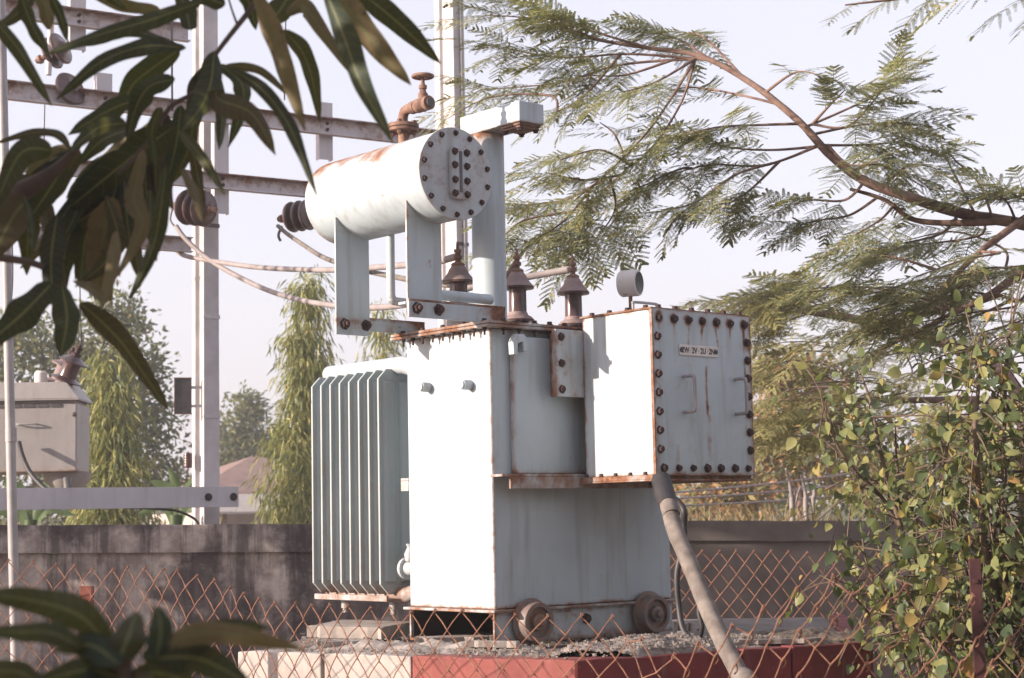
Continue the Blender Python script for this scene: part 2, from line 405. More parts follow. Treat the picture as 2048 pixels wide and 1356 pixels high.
# ---- cover plate with rust, bolts above and nuts below
def rust_cover(c): return 0.50 + 0.35 * fb(c.x, c.y, 7) if (c.x < -0.03 or c.y < -0.03) else 0.30 + 0.3 * fb(c.x, c.y, 7)
b = MB(); b.gridbox(-0.045, TU + 0.045, -0.045, TV + 0.06, TZ + 0.0005, TZ + 0.012, 0.02); b.gridbox(-0.043, TU + 0.043, -0.043, TV + 0.058, TZ + 0.0145, TZ + 0.026, 0.02)
cover = b.build('cover', P_, T, 40, 0.002, rust_cover)
ZC = TZ + 0.0265
for i in range(9):
    y = 0.0 + i * 0.068
    bolt(cover, (-0.028, y, TZ), '-z', 0.009, 0.011, 0.018)
    if i % 2 == 0: bolt(cover, (-0.028, y, ZC), 'z', 0.011, 0.011)
for i in range(12):
    x = 0.05 + i * 0.085
    if x < 0.45 or i % 2: bolt(cover, (x, -0.028, TZ), '-z', 0.009, 0.011, 0.015)
    bolt(cover, (x, -0.028, ZC), 'z', 0.012, 0.014)

# ---- radiator
RX0, RX1 = 0.0, 0.46
rad = tag(empty('radiator'), None); rad.parent = T
nf = 8; y0, y1 = 0.772, 1.285
FINZ0, FINZ1 = 0.045, 1.035
for i in range(nf):
    y = y0 + (y1 - y0) * i / (nf - 1)
    ch = 0.045
    poly = [(RX0, FINZ0 + ch), (RX0 + ch, FINZ0), (RX1 - ch, FINZ0), (RX1, FINZ0 + ch), (RX1, FINZ1 - ch), (RX1 - ch, FINZ1), (RX0 + ch, FINZ1), (RX0, FINZ1 - ch)]
    b = MB(); b.prism([(p[0], p[1]) for p in poly], 1, y - 0.006, y + 0.006)
    # pressed vertical oil channels
    for k in range(5):
        xc = RX0 + 0.055 + k * 0.088
        n = 6; pts = []
        for q in range(n + 1):
            a = math.pi * q / n
            pts.append((xc - 0.034 * math.cos(a), -0.013 * math.sin(a)))
        V_ = []; 
        for zz in (FINZ0 + 0.055, FINZ1 - 0.055):
            V_ += [(p[0], y - 0.0062 + p[1], zz) for p in pts]
        b.add(V_, [(q, q + 1, n + 2 + q, n + 1 + q) for q in range(n)] + [tuple(range(n, -1, -1)), tuple(range(n + 1, 2 * n + 2))])
    o = b.build('radiator_panel', M['paint_fin'], rad, 40, 0.0025)
    me = o.data; a_ = me.attributes.new('rust', 'FLOAT', 'POINT')
    a_.data.foreach_set('value', [min(1, 0.13 * math.exp(-abs(v.co.x - RX0) / 0.01) + 0.42 * math.exp(-(v.co.z - FINZ0) / 0.02)) for v in me.vertices])
for zc, rr in ((FINZ1 + 0.016, 0.040), (FINZ0 - 0.004, 0.034)):
    b = MB(); b.tube([(0.11, TV + 0.001, zc - 0.02 if zc > 0.5 else zc + 0.02), (0.11, TV + 0.09, zc - 0.02 if zc > 0.5 else zc + 0.02), (0.11, y0 - 0.05, zc), (0.11, y1 + 0.012, zc)], rr, 18)
    h = b.build('header_pipe', P_, rad, 40, 0.0, lambda c: 0.12 + (0.35 if c.z < 0.3 else 0))
    b = MB(); b.lathe([(rr * 1.9, 0), (rr * 1.9, 0.014)], (0.11, TV + 0.022, zc - 0.02 if zc > 0.5 else zc + 0.02), (0, 1, 0), 22); b.lathe([(rr * 1.9, 0), (rr * 1.9, 0.014)], (0.11, TV + 0.0375, zc - 0.02 if zc > 0.5 else zc + 0.02), (0, 1, 0), 22)
    b.build('flange', P_, rad, 40, 0.002, lambda c: 0.25)
for yy in (y1 - 0.10, y0 + 0.05):           # drain plugs under the bottom header
    b = MB(); b.lathe([(0.020, 0), (0.020, -0.035), (0.013, -0.036), (0.013, -0.055)], (0.11, yy, FINZ0 - 0.036), (0, 0, 1), 10)
    b.build('drain_plug', M['paint_old'], rad, 40)
b = MB(); b.gridbox(0.02, 0.032, y0 - 0.02, y1 + 0.02, FINZ0 - 0.03, FINZ0 - 0.005, 0.03)
b.build('tie_bar', P_, rad, None, 0.002, lambda c: 0.4)
b = MB(); b.lathe([(0.016, 0), (0.016, 0.03), (0.022, 0.03), (0.022, 0.045), (0.01, 0.05)], (0.11, TV + 0.11, FINZ1 + 0.035), (0, 0, 1), 10)
b.build('vent_plug', P_, rad, 40)

# ---- conservator drum
CX, CZ, CR = -0.22, 1.742, 0.182; CY0, CY1 = -0.07, 0.75
b = MB(); prof = [(0.0, 0.0), (CR * 0.98, 0.0)]; prof = [(CR, t) for t in np.linspace(0.013, CY1 - CY0 - 0.03, 30)] + [(CR * 0.99, CY1 - CY0 - 0.012), (CR * 0.94, CY1 - CY0), (0.001, CY1 - CY0 + 0.004)]
b.lathe(prof, (CX, CY0, CZ), (0, 1, 0), 64, cap=True)
def rust_cons(c):
    a = (c.z - CZ) / CR
    r = 0.0
    if a > 0.25: r = (0.36 + 0.45 * fb(c.y * 0.7, c.x * 1.6, 7, 3.1) + 0.16 * fb(c.y, c.x, 24, 1.1)) * min(1, (a - 0.25) / 0.35) * min(1, max(0, (c.y - 0.08) / 0.15)) + 0.10 * max(0, a - 0.5)
    if c.y > CY1 - 0.05: r += 0.2
    if c.y < CY0 + 0.03: r += 0.15
    if a < -0.9: r += 0.1
    return r
cons = b.build('conservator_drum', P_, T, 35, 0.0, rust_cons)
b = MB(); b.lathe([(CR + 0.006, 0.0), (CR + 0.006, -0.012)], (CX, CY0 + 0.012, CZ), (0, 1, 0), 64)
endp = b.build('end_plate', P_, cons, 35, 0.0015, lambda c: 0.22 * math.exp(-(CR + 0.006 - math.hypot(c.x - CX, c.z - CZ)) / 0.006) + 0.03)
for k in range(14):
    a = 2 * math.pi * (k + 0.5) / 14
    bolt(cons, (CX + (CR - 0.016) * math.cos(a), CY0 - 0.0005, CZ + (CR - 0.016) * math.sin(a)), '-y', 0.0095, 0.011, mat='rust')
b = MB(); b.prism([(CX + 0.006 + 0.045 * sx * (1 if abs(sz) < 0.09 else .8), CZ + sz) for sx, sz in ((-1, -0.085), (-.8, -0.105), (.8, -0.105), (1, -0.085), (1, 0.085), (.8, 0.105), (-.8, 0.105), (-1, 0.085))], 1, CY0 - 0.022, CY0 - 0.0005)
g_ = b.build('oil_gauge', P_, cons, None, 0.003, lambda c: 0.22)
b = MB(); b.box(CX + 0.000, CX + 0.013, CY0 - 0.0245, CY0 - 0.021, CZ - 0.078, CZ + 0.088)
b.build('gauge_slot', M['glass'], cons)
for sx in (-1, 1):
    for zz in (-0.085, -0.030, 0.030, 0.085):
        bolt(cons, (CX + 0.0065 + sx * 0.031, CY0 - 0.022, CZ + zz), '-y', 0.012, 0.013)
# ---- drum supports: tall plates on angle brackets
def sup_rust(c):
    return 0.38 * math.exp(-abs(c.x + 0.37) / 0.005) + 0.55 * math.exp(-abs(c.z - 1.20) / 0.02) + 0.2 * (c.z > 1.57)
b = MB(); b.gridbox(-0.372, -0.196, 0.062, 0.072, 1.172, 1.64, 0.02); b.build('drum_support', P_, T, 40, 0.0015, sup_rust)
b = MB(); b.gridbox(-0.378, -0.205, 0.545, 0.555, 1.145, 1.64, 0.02); b.build('drum_support', P_, T, 40, 0.0015, sup_rust)
for (ya, yb, x0, x1, z0, z1, pl) in ((0.0505, 0.0615, -0.375, 0.13, 1.168, 1.232, 1), (0.5565, 0.567, -0.372, 0.10, 1.168, 1.225, 0)):
    b = MB(); b.gridbox(x0, x1, ya, yb, z0, z1, 0.02)
    if pl: b.gridbox(x0, x1, ya - 0.0005, 0.0610 + 0.045 * 0 , z1 + 0.0005, z1 + 0.0095, 0.02); b.gridbox(x0, x1, 0.0735, 0.12, z1 - 0.01, z1, 0.02)
    br = b.build('bracket', P_, T, 40, 0.001, lambda c: 0.14 + 0.6 * max(0, (c.x + 0.02) / 0.14) + 0.3 * fb(c.x, c.z, 16) + (0.4 if c.z > z1 else 0))
    for x in (-0.335, -0.225):
        bolt(br, (x, ya - 0.0005 if pl else 0.5445, 1.205 if pl else 1.19), '-y', 0.019, 0.017, 0.012)
# far-end insulation of drum: pipes running down to the cover
b = MB(); b.tube(smooth_path([(-0.20, 0.40, CZ - CR + 0.005), (-0.20, 0.40, 1.32), (-0.195, 0.40, 1.295), (-0.17, 0.40, 1.28), (0.06, 0.40, 1.28)], 6), 0.018, 14)
b.build('oil_pipe', P_, T, 40, 0, lambda c: 0.25 if c.z < 1.32 else 0.08)
b = MB(); b.tube([(-0.19, 0.11, 1.275), (0.10, 0.11, 1.275)], 0.022, 16); b.build('breather_pipe', P_, T, 40, 0, lambda c: 0.08)

# ---- oil filling valve on top of the drum
VX, VY = CX, 0.275; VZ = CZ + CR
val = empty('filling_valve'); val.parent = T
b = MB(); b.lathe([(0.021, -0.01), (0.021, 0.052)], (VX, VY, VZ), (0, 0, 1), 16); b.lathe([(0.064, 0.052), (0.064, 0.066)], (VX, VY, VZ), (0, 0, 1), 22); b.lathe([(0.066, 0.068), (0.066, 0.084)], (VX, VY, VZ), (0, 0, 1), 22)
b.build('flange', M['rust_bright'], val, 40, 0.002)
for k in range(4): bolt(val, (VX + 0.048 * math.cos(k * 1.57 + 0.6), VY + 0.048 * math.sin(k * 1.57 + 0.6), VZ + 0.0845), 'z', 0.011, 0.013, mat='rust_bright'); bolt(val, (VX + 0.048 * math.cos(k * 1.57 + 0.6), VY + 0.048 * math.sin(k * 1.57 + 0.6), VZ + 0.0515), '-z', 0.010, 0.014, 0.006, mat='rust_bright')
ez = VZ + 0.142
b = MB(); b.tube(smooth_path([(VX, VY, VZ + 0.085), (VX, VY, ez - 0.03), (VX, VY - 0.012, ez - 0.006), (VX, VY - 0.04, ez), (VX, VY - 0.075, ez)], 5), 0.021, 16)
b.lathe([(0.027, 0), (0.027, 0.03)], (VX, VY - 0.062, ez), (0, -1, 0), 16)
b.build('elbow', M['rust_bright'], val, 40)
b = MB(); b.lathe([(0.024, 0), (0.030, 0.008), (0.030, 0.024), (0.024, 0.034), (0.032, 0.044), (0.024, 0.058), (0.030, 0.066), (0.030, 0.086), (0.024, 0.088), (0.018, 0.089)], (VX, VY - 0.093, ez), (0, -1, 0), 18)
b.lathe([(0.021, 0.015), (0.021, 0.045), (0.016, 0.048), (0.012, 0.062), (0.017, 0.066), (0.017, 0.080), (0.009, 0.084), (0.007, 0.118)], (VX, VY - 0.137, ez), (0, 0, 1), 14)
b.build('valve_body', M['rust_bright'], val, 40)
b = MB(); b.lathe([(0.018, 0), (0.018, 0.006)], (VX, VY - 0.182, ez), (0, -1, 0), 16); b.build('valve_mouth', M['dark_metal'], val)
b = MB(); wz = ez + 0.118
b.tube([(VX + 0.040 * math.cos(a), VY - 0.137 + 0.040 * math.sin(a), wz) for a in np.linspace(0, 2 * math.pi, 25)], 0.0075, 8)
for k in range(4): b.tube([(VX, VY - 0.137, wz + 0.002), (VX + 0.038 * math.cos(k * 1.57), VY - 0.137 + 0.038 * math.sin(k * 1.57), wz)], 0.006, 6)
b.lathe([(0.012, -0.004), (0.012, 0.012), (0.006, 0.016)], (VX, VY - 0.137, wz), (0, 0, 1), 10)
b.build('handwheel', M['rust_bright'], val, 50)

# ---- explosion vent: pipe with a boxed head
EX, EY = 0.178, 0.205
ve = empty('explosion_vent'); ve.parent = T
b = MB(); b.lathe([(0.072, t) for t in np.linspace(ZC, 2.0, 36)], (EX, EY, 0), (0, 0, 1), 40)
b.build('vent_pipe', P_, ve, 40, 0, lambda c: (0.55 * max(0, (c.z - 1.93) / 0.07) + 0.35 * max(0, fb(math.atan2(c.y - EY, c.x - EX), c.z, 3, 1.7)) * max(0, (c.z - 1.8) / 0.2)) + 0.4 * math.exp(-abs(c.z - ZC) / 0.02))
b = MB(); b.gridbox(0.108, 0.245, -0.088, 0.30, 2.0005, 2.088, 0.02)
vb = b.build('vent_box', P_, ve, 40, 0.004, lambda c: 0.40 * math.exp(-abs(c.z - 2.0) / 0.006) + 0.12 * math.exp(-abs(c.z - 2.088) / 0.006))
b = MB(); b.gridbox(0.118, 0.236, -0.076, 0.045, 1.990, 1.9998, 0.03); b.gridbox(0.124, 0.230, -0.070, 0.040, 1.980, 1.9895, 0.03)
b.build('burst_plate', M['rust_bright'], ve, 40, 0.001)
for x in (0.132, 0.222):
    for y in (-0.060, 0.030): bolt(ve, (x, y, 1.980), '-z', 0.011, 0.012)
b = MB(); b.lathe([(0.095, 0), (0.095, 0.012)], (EX, EY, ZC + 0.0005), (0, 0, 1), 32); b.lathe([(0.095, 0), (0.095, 0.012)], (EX, EY, ZC + 0.013), (0, 0, 1), 32)
b.build('flange', P_, ve, 40, 0.001, lambda c: 0.5)

# ---- three high-voltage bushings in a row
BZ = ZC
def make_bushing(x, y):
    r = empty('bushing', (x, y, BZ)); r.parent = T
    b = MB(); b.lathe([(0.062, 0.0), (0.062, 0.02), (0.055, 0.03), (0.052, 0.055), (0.048, 0.06)], n=28); b.build('collar', M['paint_old'], r, 40)
    b = MB()
    b.lathe([(0.042, 0.056), (0.046, 0.064), (0.072, 0.068), (0.073, 0.076), (0.060, 0.088), (0.045, 0.096), (0.040, 0.110), (0.039, 0.200), (0.040, 0.212), (0.046, 0.216), (0.074, 0.216), (0.075, 0.224), (0.060, 0.240), (0.047, 0.256), (0.038, 0.275), (0.030, 0.288)], n=36)
    o = b.build('porcelain', M['porcelain'], r, 40)
    for pr in ([(0.0735, 0.0765), (0.0612, 0.0895), (0.0462, 0.0975), (0.0412, 0.1115)], [(0.0755, 0.2245), (0.061, 0.2412), (0.0482, 0.2572), (0.0392, 0.276), (0.0305, 0.2885)]):
        b = MB(); b.lathe(pr, n=36, cap=False); b.build('dusty_shed', M['porcelain_dusty'], r, 40)
    b = MB(); b.lathe([(0.030, 0.286), (0.031, 0.30), (0.022, 0.306), (0.013, 0.310), (0.013, 0.322), (0.020, 0.322), (0.020, 0.336), (0.012, 0.338), (0.012, 0.352), (0.017, 0.352), (0.017, 0.364), (0.008, 0.366), (0.007, 0.392), (0.003, 0.398)], n=10)
    b.build('terminal_stud', M['rust_bright'], r, 40)
    return r
BUSH = [make_bushing(x, 0.40) for x in (0.165, 0.505, 0.845)]

# ---- low-voltage neck with bolted flanges
nk = empty('terminal_neck'); nk.parent = T
b = MB(); b.gridbox(0.30, 0.92, -0.075, -0.0285, 0.865, 1.135, 0.02); b.build('neck', P_, nk, 40, 0.004, lambda c: 0.4 * math.exp(-abs(c.x - 0.30) / 0.012) + 0.12)
for ya in (-0.088, -0.1015):
    b = MB(); b.gridbox(0.272, 0.95, ya, ya + 0.0125, 0.862, 1.142, 0.02)
    b.build('flange', P_, nk, 40, 0.0015, lambda c: 0.24 + 0.3 * fb(c.x, c.z * 0.25, 22) + 0.25 * math.exp(-abs(c.x - 0.272) / 0.006))
for z in (0.892, 1.00, 1.11): bolt(nk, (0.300, -0.102, z), '-y', 0.014, 0.012)

# ---- low-voltage cable box
BX0, BX1, BY0, BY1, BZ0, BZ1 = 0.424, 1.005, -0.50, -0.1025, 0.527, 1.192
bx = empty('cable_box'); bx.parent = T
streaks = [(BX0 + 0.035 + (BX1 - BX0 - 0.07) * k / 6, BZ1 - 0.035, random.uniform(0.12, 0.26), random.uniform(0.7, 1.0)) for k in range(7)]
streaks += [(BX0 + 0.035, BZ1 - 0.02, 0.66, 0.42), (BX1 - 0.035, BZ1 - 0.1, 0.55, 0.75), (0.712, BZ1 - 0.07, 0.10, 0.95), (0.730, BZ1 - 0.22, 0.42, 0.95), (0.742, BZ1 - 0.42, 0.20, 0.7), (0.55, BZ0 + 0.12, 0.1, 0.5)]
def rust_front(c):
    r = 0.05
    e = min(c.x - BX0 + 0.006, (BX1 + 0.006 - c.x) * 0.7)
    r = max(r, 0.60 * math.exp(-e / 0.018) + 0.15 * fb(c.x, c.z, 25)); r = max(r, 0.36 * math.exp(-(BZ1 - c.z) / 0.012)); r = max(r, 0.5 * math.exp(-(c.z - BZ0) / 0.018))
    for sx, sz, ln, am in streaks:
        t = (sz - c.z) / ln
        if 0 <= t <= 1.25:
            dx = abs(c.x - sx - 0.006 * fb(sx, c.z, 12))
            r = max(r, am * 0.92 * math.exp(-(dx / 0.0095) ** 2) * max(0, 1.05 - 0.8 * t) * (0.75 + 0.6 * fb(c.x, c.z * 0.4, 30)))
        d = math.hypot(c.x - sx, c.z - sz)
        if sz > BZ1 - 0.04: r = max(r, 1.0 * math.exp(-(d / 0.024) ** 2))
    return r
b = MB(); b.gridbox(BX0, BX1, BY0, BY1, BZ0, BZ1, 0.02)
b.build('box_body', P_, bx, 40, 0.002, lambda c: 0.55 * math.exp(-abs(c.y - BY1) / 0.010) + 0.42 * math.exp(-abs(c.z - BZ0) / 0.008) + 0.34 * math.exp(-abs(c.y - BY0) / 0.005) + 0.35 * math.exp(-abs(c.z - BZ1) / 0.006))
b = MB()
nx, nz = 116, 134; yf = BY0 - 0.014
V_ = [(BX0 - 0.006 + (BX1 - BX0 + 0.012) * i / nx, yf, BZ0 - 0.004 + (BZ1 - BZ0 + 0.008) * j / nz) for j in range(nz + 1) for i in range(nx + 1)]
b.add(V_, [(j*(nx+1)+i, j*(nx+1)+i+1, (j+1)*(nx+1)+i+1, (j+1)*(nx+1)+i) for j in range(nz) for i in range(nx)])
b.box(BX0 - 0.006, BX1 + 0.006, yf + 0.0002, BY0 - 0.0005, BZ0 - 0.004, BZ1 + 0.004)
b.build('front_cover', P_, bx, 40, 0, rust_front)
for k in range(7):
    x = BX0 + 0.035 + (BX1 - BX0 - 0.07) * k / 6
    bolt(bx, (x + random.uniform(-.004, .004), yf - 0.0005, BZ1 - 0.033), '-y', random.choice((0.0125, 0.014, 0.0145)), 0.016)
    bolt(bx, (x + random.uniform(-.004, .008), yf - 0.0005, BZ0 + 0.026), '-y', random.choice((0.0115, 0.0135, 0.0145)), 0.016)
for k in range(1, 8):
    z = BZ0 + 0.026 + (BZ1 - BZ0 - 0.059) * k / 8
    bolt(bx, (BX0 + 0.022, yf - 0.0005, z), '-y', 0.0135, 0.016); bolt(bx, (BX1 - 0.020, yf - 0.0005, z), '-y', random.choice((0.0125, 0.014)), 0.016)
b = MB(); b.gridbox(BX0 - 0.008, BX1 + 0.006, BY0 - 0.012, BY1 + 0.01, BZ1 + 0.0005, BZ1 + 0.0085, 0.02)
lid = b.build('box_lid', P_, bx, 40, 0.001, lambda c: 0.62 + 0.2 * fb(c.x, c.y, 12) if (c.x < BX0 or c.y < BY0 or c.y > BY1 - .05) else 0.3)
for k in range(4): bolt(bx, (BX0 + 0.016, BY0 + 0.04 + k * 0.105, BZ1 + 0.0088), 'z', 0.012, 0.013)
for k in range(6): bolt(bx, (BX0 + 0.06 + k * 0.098, BY0 + 0.012, BZ1 + 0.0088), 'z', 0.013, 0.015)
b = MB(); b.gridbox(BX0 - 0.014, BX1, BY0 - 0.013, BY1 + 0.035, BZ0 - 0.0255, BZ0 - 0.0185, 0.02); b.gridbox(BX0 - 0.012, BX1, BY0 - 0.0, BY1 + 0.03, BZ0 - 0.018, BZ0 - 0.0005, 0.02)
b.build('gland_plate', P_, bx, 40, 0.001, lambda c: 0.62 + 0.25 * fb(c.x, c.y, 15))
for k in range(5): bolt(bx, (BX0 - 0.001, BY0 + 0.05 + k * 0.085, BZ0 + 0.001), 'z', 0.010, 0.012)
def dhandle(pts, r=0.0075):
    b = MB(); b.tube(smooth_path(pts, 5), r, 10); return b.build('handle', M['steel_pole'], bx, 60)
for xh, s in ((0.592, 1), (0.905, 1)):
    hz0, hz1 = 0.78, 0.925; yo = yf - 0.058
    dhandle([(xh, yf, hz1), (xh, yo + 0.012, hz1), (xh + 0.002, yo, hz1 - 0.010), (xh + 0.004, yo, (hz0 + hz1) / 2), (xh + 0.002, yo, hz0 + 0.010), (xh, yo + 0.012, hz0), (xh, yf, hz0)])
dhandle([(BX0 + 0.035, BY0 + 0.13, BZ1 + 0.008), (BX0 + 0.035, BY0 + 0.13, BZ1 + 0.036), (BX0 + 0.045, BY0 + 0.13, BZ1 + 0.045), (BX0 + 0.165, BY0 + 0.13, BZ1 + 0.045), (BX0 + 0.175, BY0 + 0.13, BZ1 + 0.036), (BX0 + 0.175, BY0 + 0.13, BZ1 + 0.008)], 0.006)
# terminal name plate
PX0, PX1, PZ0, PZ1 = 0.570, 0.800, 1.012, 1.056
npl = empty('name_plate', (0, 0, 0)); npl.parent = T
b = MB(); b.box(PX0, PX1, yf - 0.0045, yf - 0.0008, PZ0, PZ1); b.build('plate', M['ivory'], npl, None, 0.001)
for x in (PX0 + 0.011, PX1 - 0.011): bolt(npl, (x, yf - 0.0047, (PZ0 + PZ1) / 2), '-y', 0.0085, 0.004, mat='dark_metal')
for x, s in ((0.605, '2W'), (0.658, '2V'), (0.710, '2U'), (0.762, '2N')):
    cu = bpy.data.curves.new('lettering', 'FONT'); cu.body = s; cu.size = 0.033; cu.align_x = 'CENTER'; cu.align_y = 'CENTER'; cu.extrude = 0.0004; cu.offset = 0.0006
    cu.materials.append(M['black'])
    tmp = bpy.data.objects.new('tmp', cu); COL.objects.link(tmp); dg_ = bpy.context.evaluated_depsgraph_get(); me_ = bpy.data.meshes.new_from_object(tmp.evaluated_get(dg_)); bpy.data.objects.remove(tmp)
    o = bpy.data.objects.new('lettering', me_); link(o, npl); o.location = (x, yf - 0.0052, (PZ0 + PZ1) / 2 - 0.001); o.rotation_euler = (math.pi / 2, 0, 0); o.scale = (0.85, 1, 1)
for x in (0.632, 0.684, 0.737):
    b = MB(); b.lathe([(0.0018, 0), (0.0018, 0.0008)], (x, yf - 0.0046, (PZ0 + PZ1) / 2), (0, -1, 0), 8); b.build('lettering', M['black'], npl)

# ---- dial thermometer
tg = empty('temperature_gauge', (0.905, 0.09, 1.402), math.radians(24)); tg.parent = T
b = MB(); b.lathe([(0.050, 0.044), (0.058, 0.042), (0.060, 0.034), (0.060, -0.038), (0.054, -0.046), (0.02, -0.048)], (0, 0, 0), (0, -1, 0), 36); b.build('case', M['white_gauge'], tg, 40)
b = MB(); b.lathe([(0.049, 0.0445), (0.049, 0.0465)], (0, 0, 0), (0, -1, 0), 30); b.build('dial', M['glass'], tg, 40)
b = MB(); b.tube([(0, 0, -0.058), (0, 0, -0.10), (0.004, 0, -0.235)], 0.009, 10); b.build('stem', M['rust_bright'], tg, 40)

# ---- undercarriage
b = MB(); CH0 = -0.140
b.gridbox(-0.004, TU, -0.0, 0.010, CH0, -0.0125, 0.02); b.gridbox(-0.004, TU, TV - 0.010, TV, CH0, -0.0125, 0.02)
b.gridbox(-0.004, TU, 0.0105, 0.06, CH0, CH0 + 0.010, 0.03); b.gridbox(-0.004, TU, TV - 0.06, TV - 0.0105, CH0, CH0 + 0.010, 0.03)
cha = b.build('undercarriage', P_, T, 40, 0.001, lambda c: 0.2 + 0.35 * math.exp(-abs(c.z - CH0) / 0.02) + 0.3 * math.exp(-abs(c.z) / 0.012) + 0.5 * math.exp(-abs(c.x) / 0.006))
b = MB(); b.box(0.46, 0.47, 0.011, TV - 0.011, CH0 + 0.011, -0.0135); b.box(0.80, 0.81, 0.011, TV - 0.011, CH0 + 0.011, -0.0135); b.box(0.01, 0.455, TV - 0.0125, TV - 0.0105, CH0 + 0.012, -0.0135); b.build('cross_member_shade_sheet', M['black'], cha)  # blackened cross plates plus a black sheet standing in for shade under the tank
bolt(cha, (0.50, -0.0005, -0.06), '-y', 0.018, 0.02)
M['wheel'] = paint_mat('wheel_iron', (0.135, 0.12, 0.12), dirt=(0.08, 0.052, 0.05), streak=0.7, spots=0.5)
def wheel_one(x, y, sgn):
    b = MB(); b.lathe([(0.03, 0.0), (0.092, 0.0), (0.096, 0.004), (0.096, 0.014), (0.083, 0.018), (0.081, 0.056), (0.078, 0.060), (0.062, 0.060), (0.058, 0.046), (0.034, 0.044), (0.033, 0.064), (0.026, 0.068), (0.018, 0.068)], (x, y, -0.056), (0, sgn, 0), 40)
    b.lathe([(0.016, 0.066), (0.016, 0.082), (0.01, 0.085)], (x, y, -0.056), (0, sgn, 0), 10)
    return b.build('wheel', M['wheel'], T, 40, 0, lambda c: 0.3 + 0.3 * fb(c.x, c.z, 20))
for x in (0.175, 0.855):
    wheel_one(x, -0.012, -1); wheel_one(x, TV + 0.012, 1)
# ================================================================== GROUND, PLINTH, WALLS
b = MB(); b.add([(-415, -28, 0), (415, -28, 0), (415, 415, 0), (-415, 415, 0)], [(0, 1, 2, 3)])
tag(b.build('ground', M['ground']), kind='structure')

PZ = O.z - 0.152
Lp = atz(475, 1302, PZ); Cp = atz(1150, 1321, PZ); Rp = atz(1745, 1283, PZ)
Rb = Rp + Vector((0.25, 1.9, 0)); Lb = Lp + Vector((0.30, 1.9, 0))
pl_ = tag(empty('plinth', (Cp.x, Cp.y, 0)), 'concrete plinth edged in white and red kerb blocks under the big transformer', 'plinth')
def rel(p): return Vector((p.x - Cp.x, p.y - Cp.y, p.z))
def inset(p, d=0.10):
    c = (Lp + Cp + Rp + Rb + Lb) / 5; q = (c - p); q.z = 0
    return p + q.normalized() * d
b = MB(); poly = [rel(p) for p in (inset(Lp, .06), inset(Cp, .06), inset(Rp, .06), Rb, Lb)]
n = 5; zt = PZ - 0.012
b.add([(p.x, p.y, 0.0) for p in poly] + [(p.x, p.y, zt) for p in poly], [(4, 3, 2, 1, 0), (5, 6, 7, 8, 9)] + [(i, (i + 1) % 5, 5 + (i + 1) % 5, 5 + i) for i in range(5)])
b.build('plinth_body', M['plinth'], pl_)
def kerb_block(P0, P1, mat, back=0.13, z0=0.0):
    d = (P1 - P0); ln = d.length; d.normalize(); nrm = Vector((-d.y, d.x, 0))     # inward
    k = MB(); nx = max(2, int(ln / 0.03)); 
    def top(t, off): return PZ + 0.005 * mnoise.noise(Vector((P0.x + t * 7, off * 3, 1.3))) - 0.012 * max(0, mnoise.noise(Vector((t * 16, P0.x * 5, 3.3))) - 0.25)
    V_ = []; rows = [(0, z0), (0, None), (back, None), (back, z0)]
    for i in range(nx + 1):
        t = ln * i / nx
        for off, zz in rows:
            p = P0 + d * t + nrm * off; q = rel(p)
            wob = 0.003 * mnoise.noise(Vector((t * 9, off, 4.2)))
            V_.append((q.x + wob, q.y + wob, zz if zz is not None else top(t, off)))
    m = 4; Fs = []
    for i in range(nx):
        for r_ in range(3): Fs.append((i*m+r_, (i+1)*m+r_, (i+1)*m+r_+1, i*m+r_+1))
    Fs += [(3, 2, 1, 0)[::-1], tuple(nx*m + q for q in (3, 2, 1, 0))]
    k.add(V_, Fs)
    return k.build('kerb_block', mat, pl_, None, 0.006)
def lerp(a, b_, t): return a + (b_ - a) * t
def tpx(x0, x1, x): return (x - x0) / (x1 - x0)
segs = []
a0 = lerp(Lp, Cp, 0.0); a1 = lerp(Lp, Cp, tpx(475, 1150, 657)); a2 = lerp(Lp, Cp, tpx(475, 1150, 664)); a3 = lerp(Lp, Cp, tpx(475, 1150, 842)); a4 = lerp(Lp, Cp, tpx(475, 1150, 844))
for (p, q, mt, lb) in ((a0, a1, 'kerb_white', None), (a2, a3, 'kerb_white', None), (a4, Cp, 'kerb_red', None)):
    kerb_block(p, q, M[mt])
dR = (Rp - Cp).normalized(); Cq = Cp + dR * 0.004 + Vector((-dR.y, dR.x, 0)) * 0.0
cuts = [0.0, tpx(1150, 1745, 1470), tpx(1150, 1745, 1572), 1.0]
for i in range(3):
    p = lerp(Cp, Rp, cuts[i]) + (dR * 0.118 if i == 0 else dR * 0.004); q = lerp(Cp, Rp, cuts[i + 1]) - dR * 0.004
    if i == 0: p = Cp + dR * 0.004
    kerb_block(p, q, M['kerb_red_shaded'], 0.10)
kerb_block(Rp, Rb, M['kerb_red_shaded'], 0.10); 

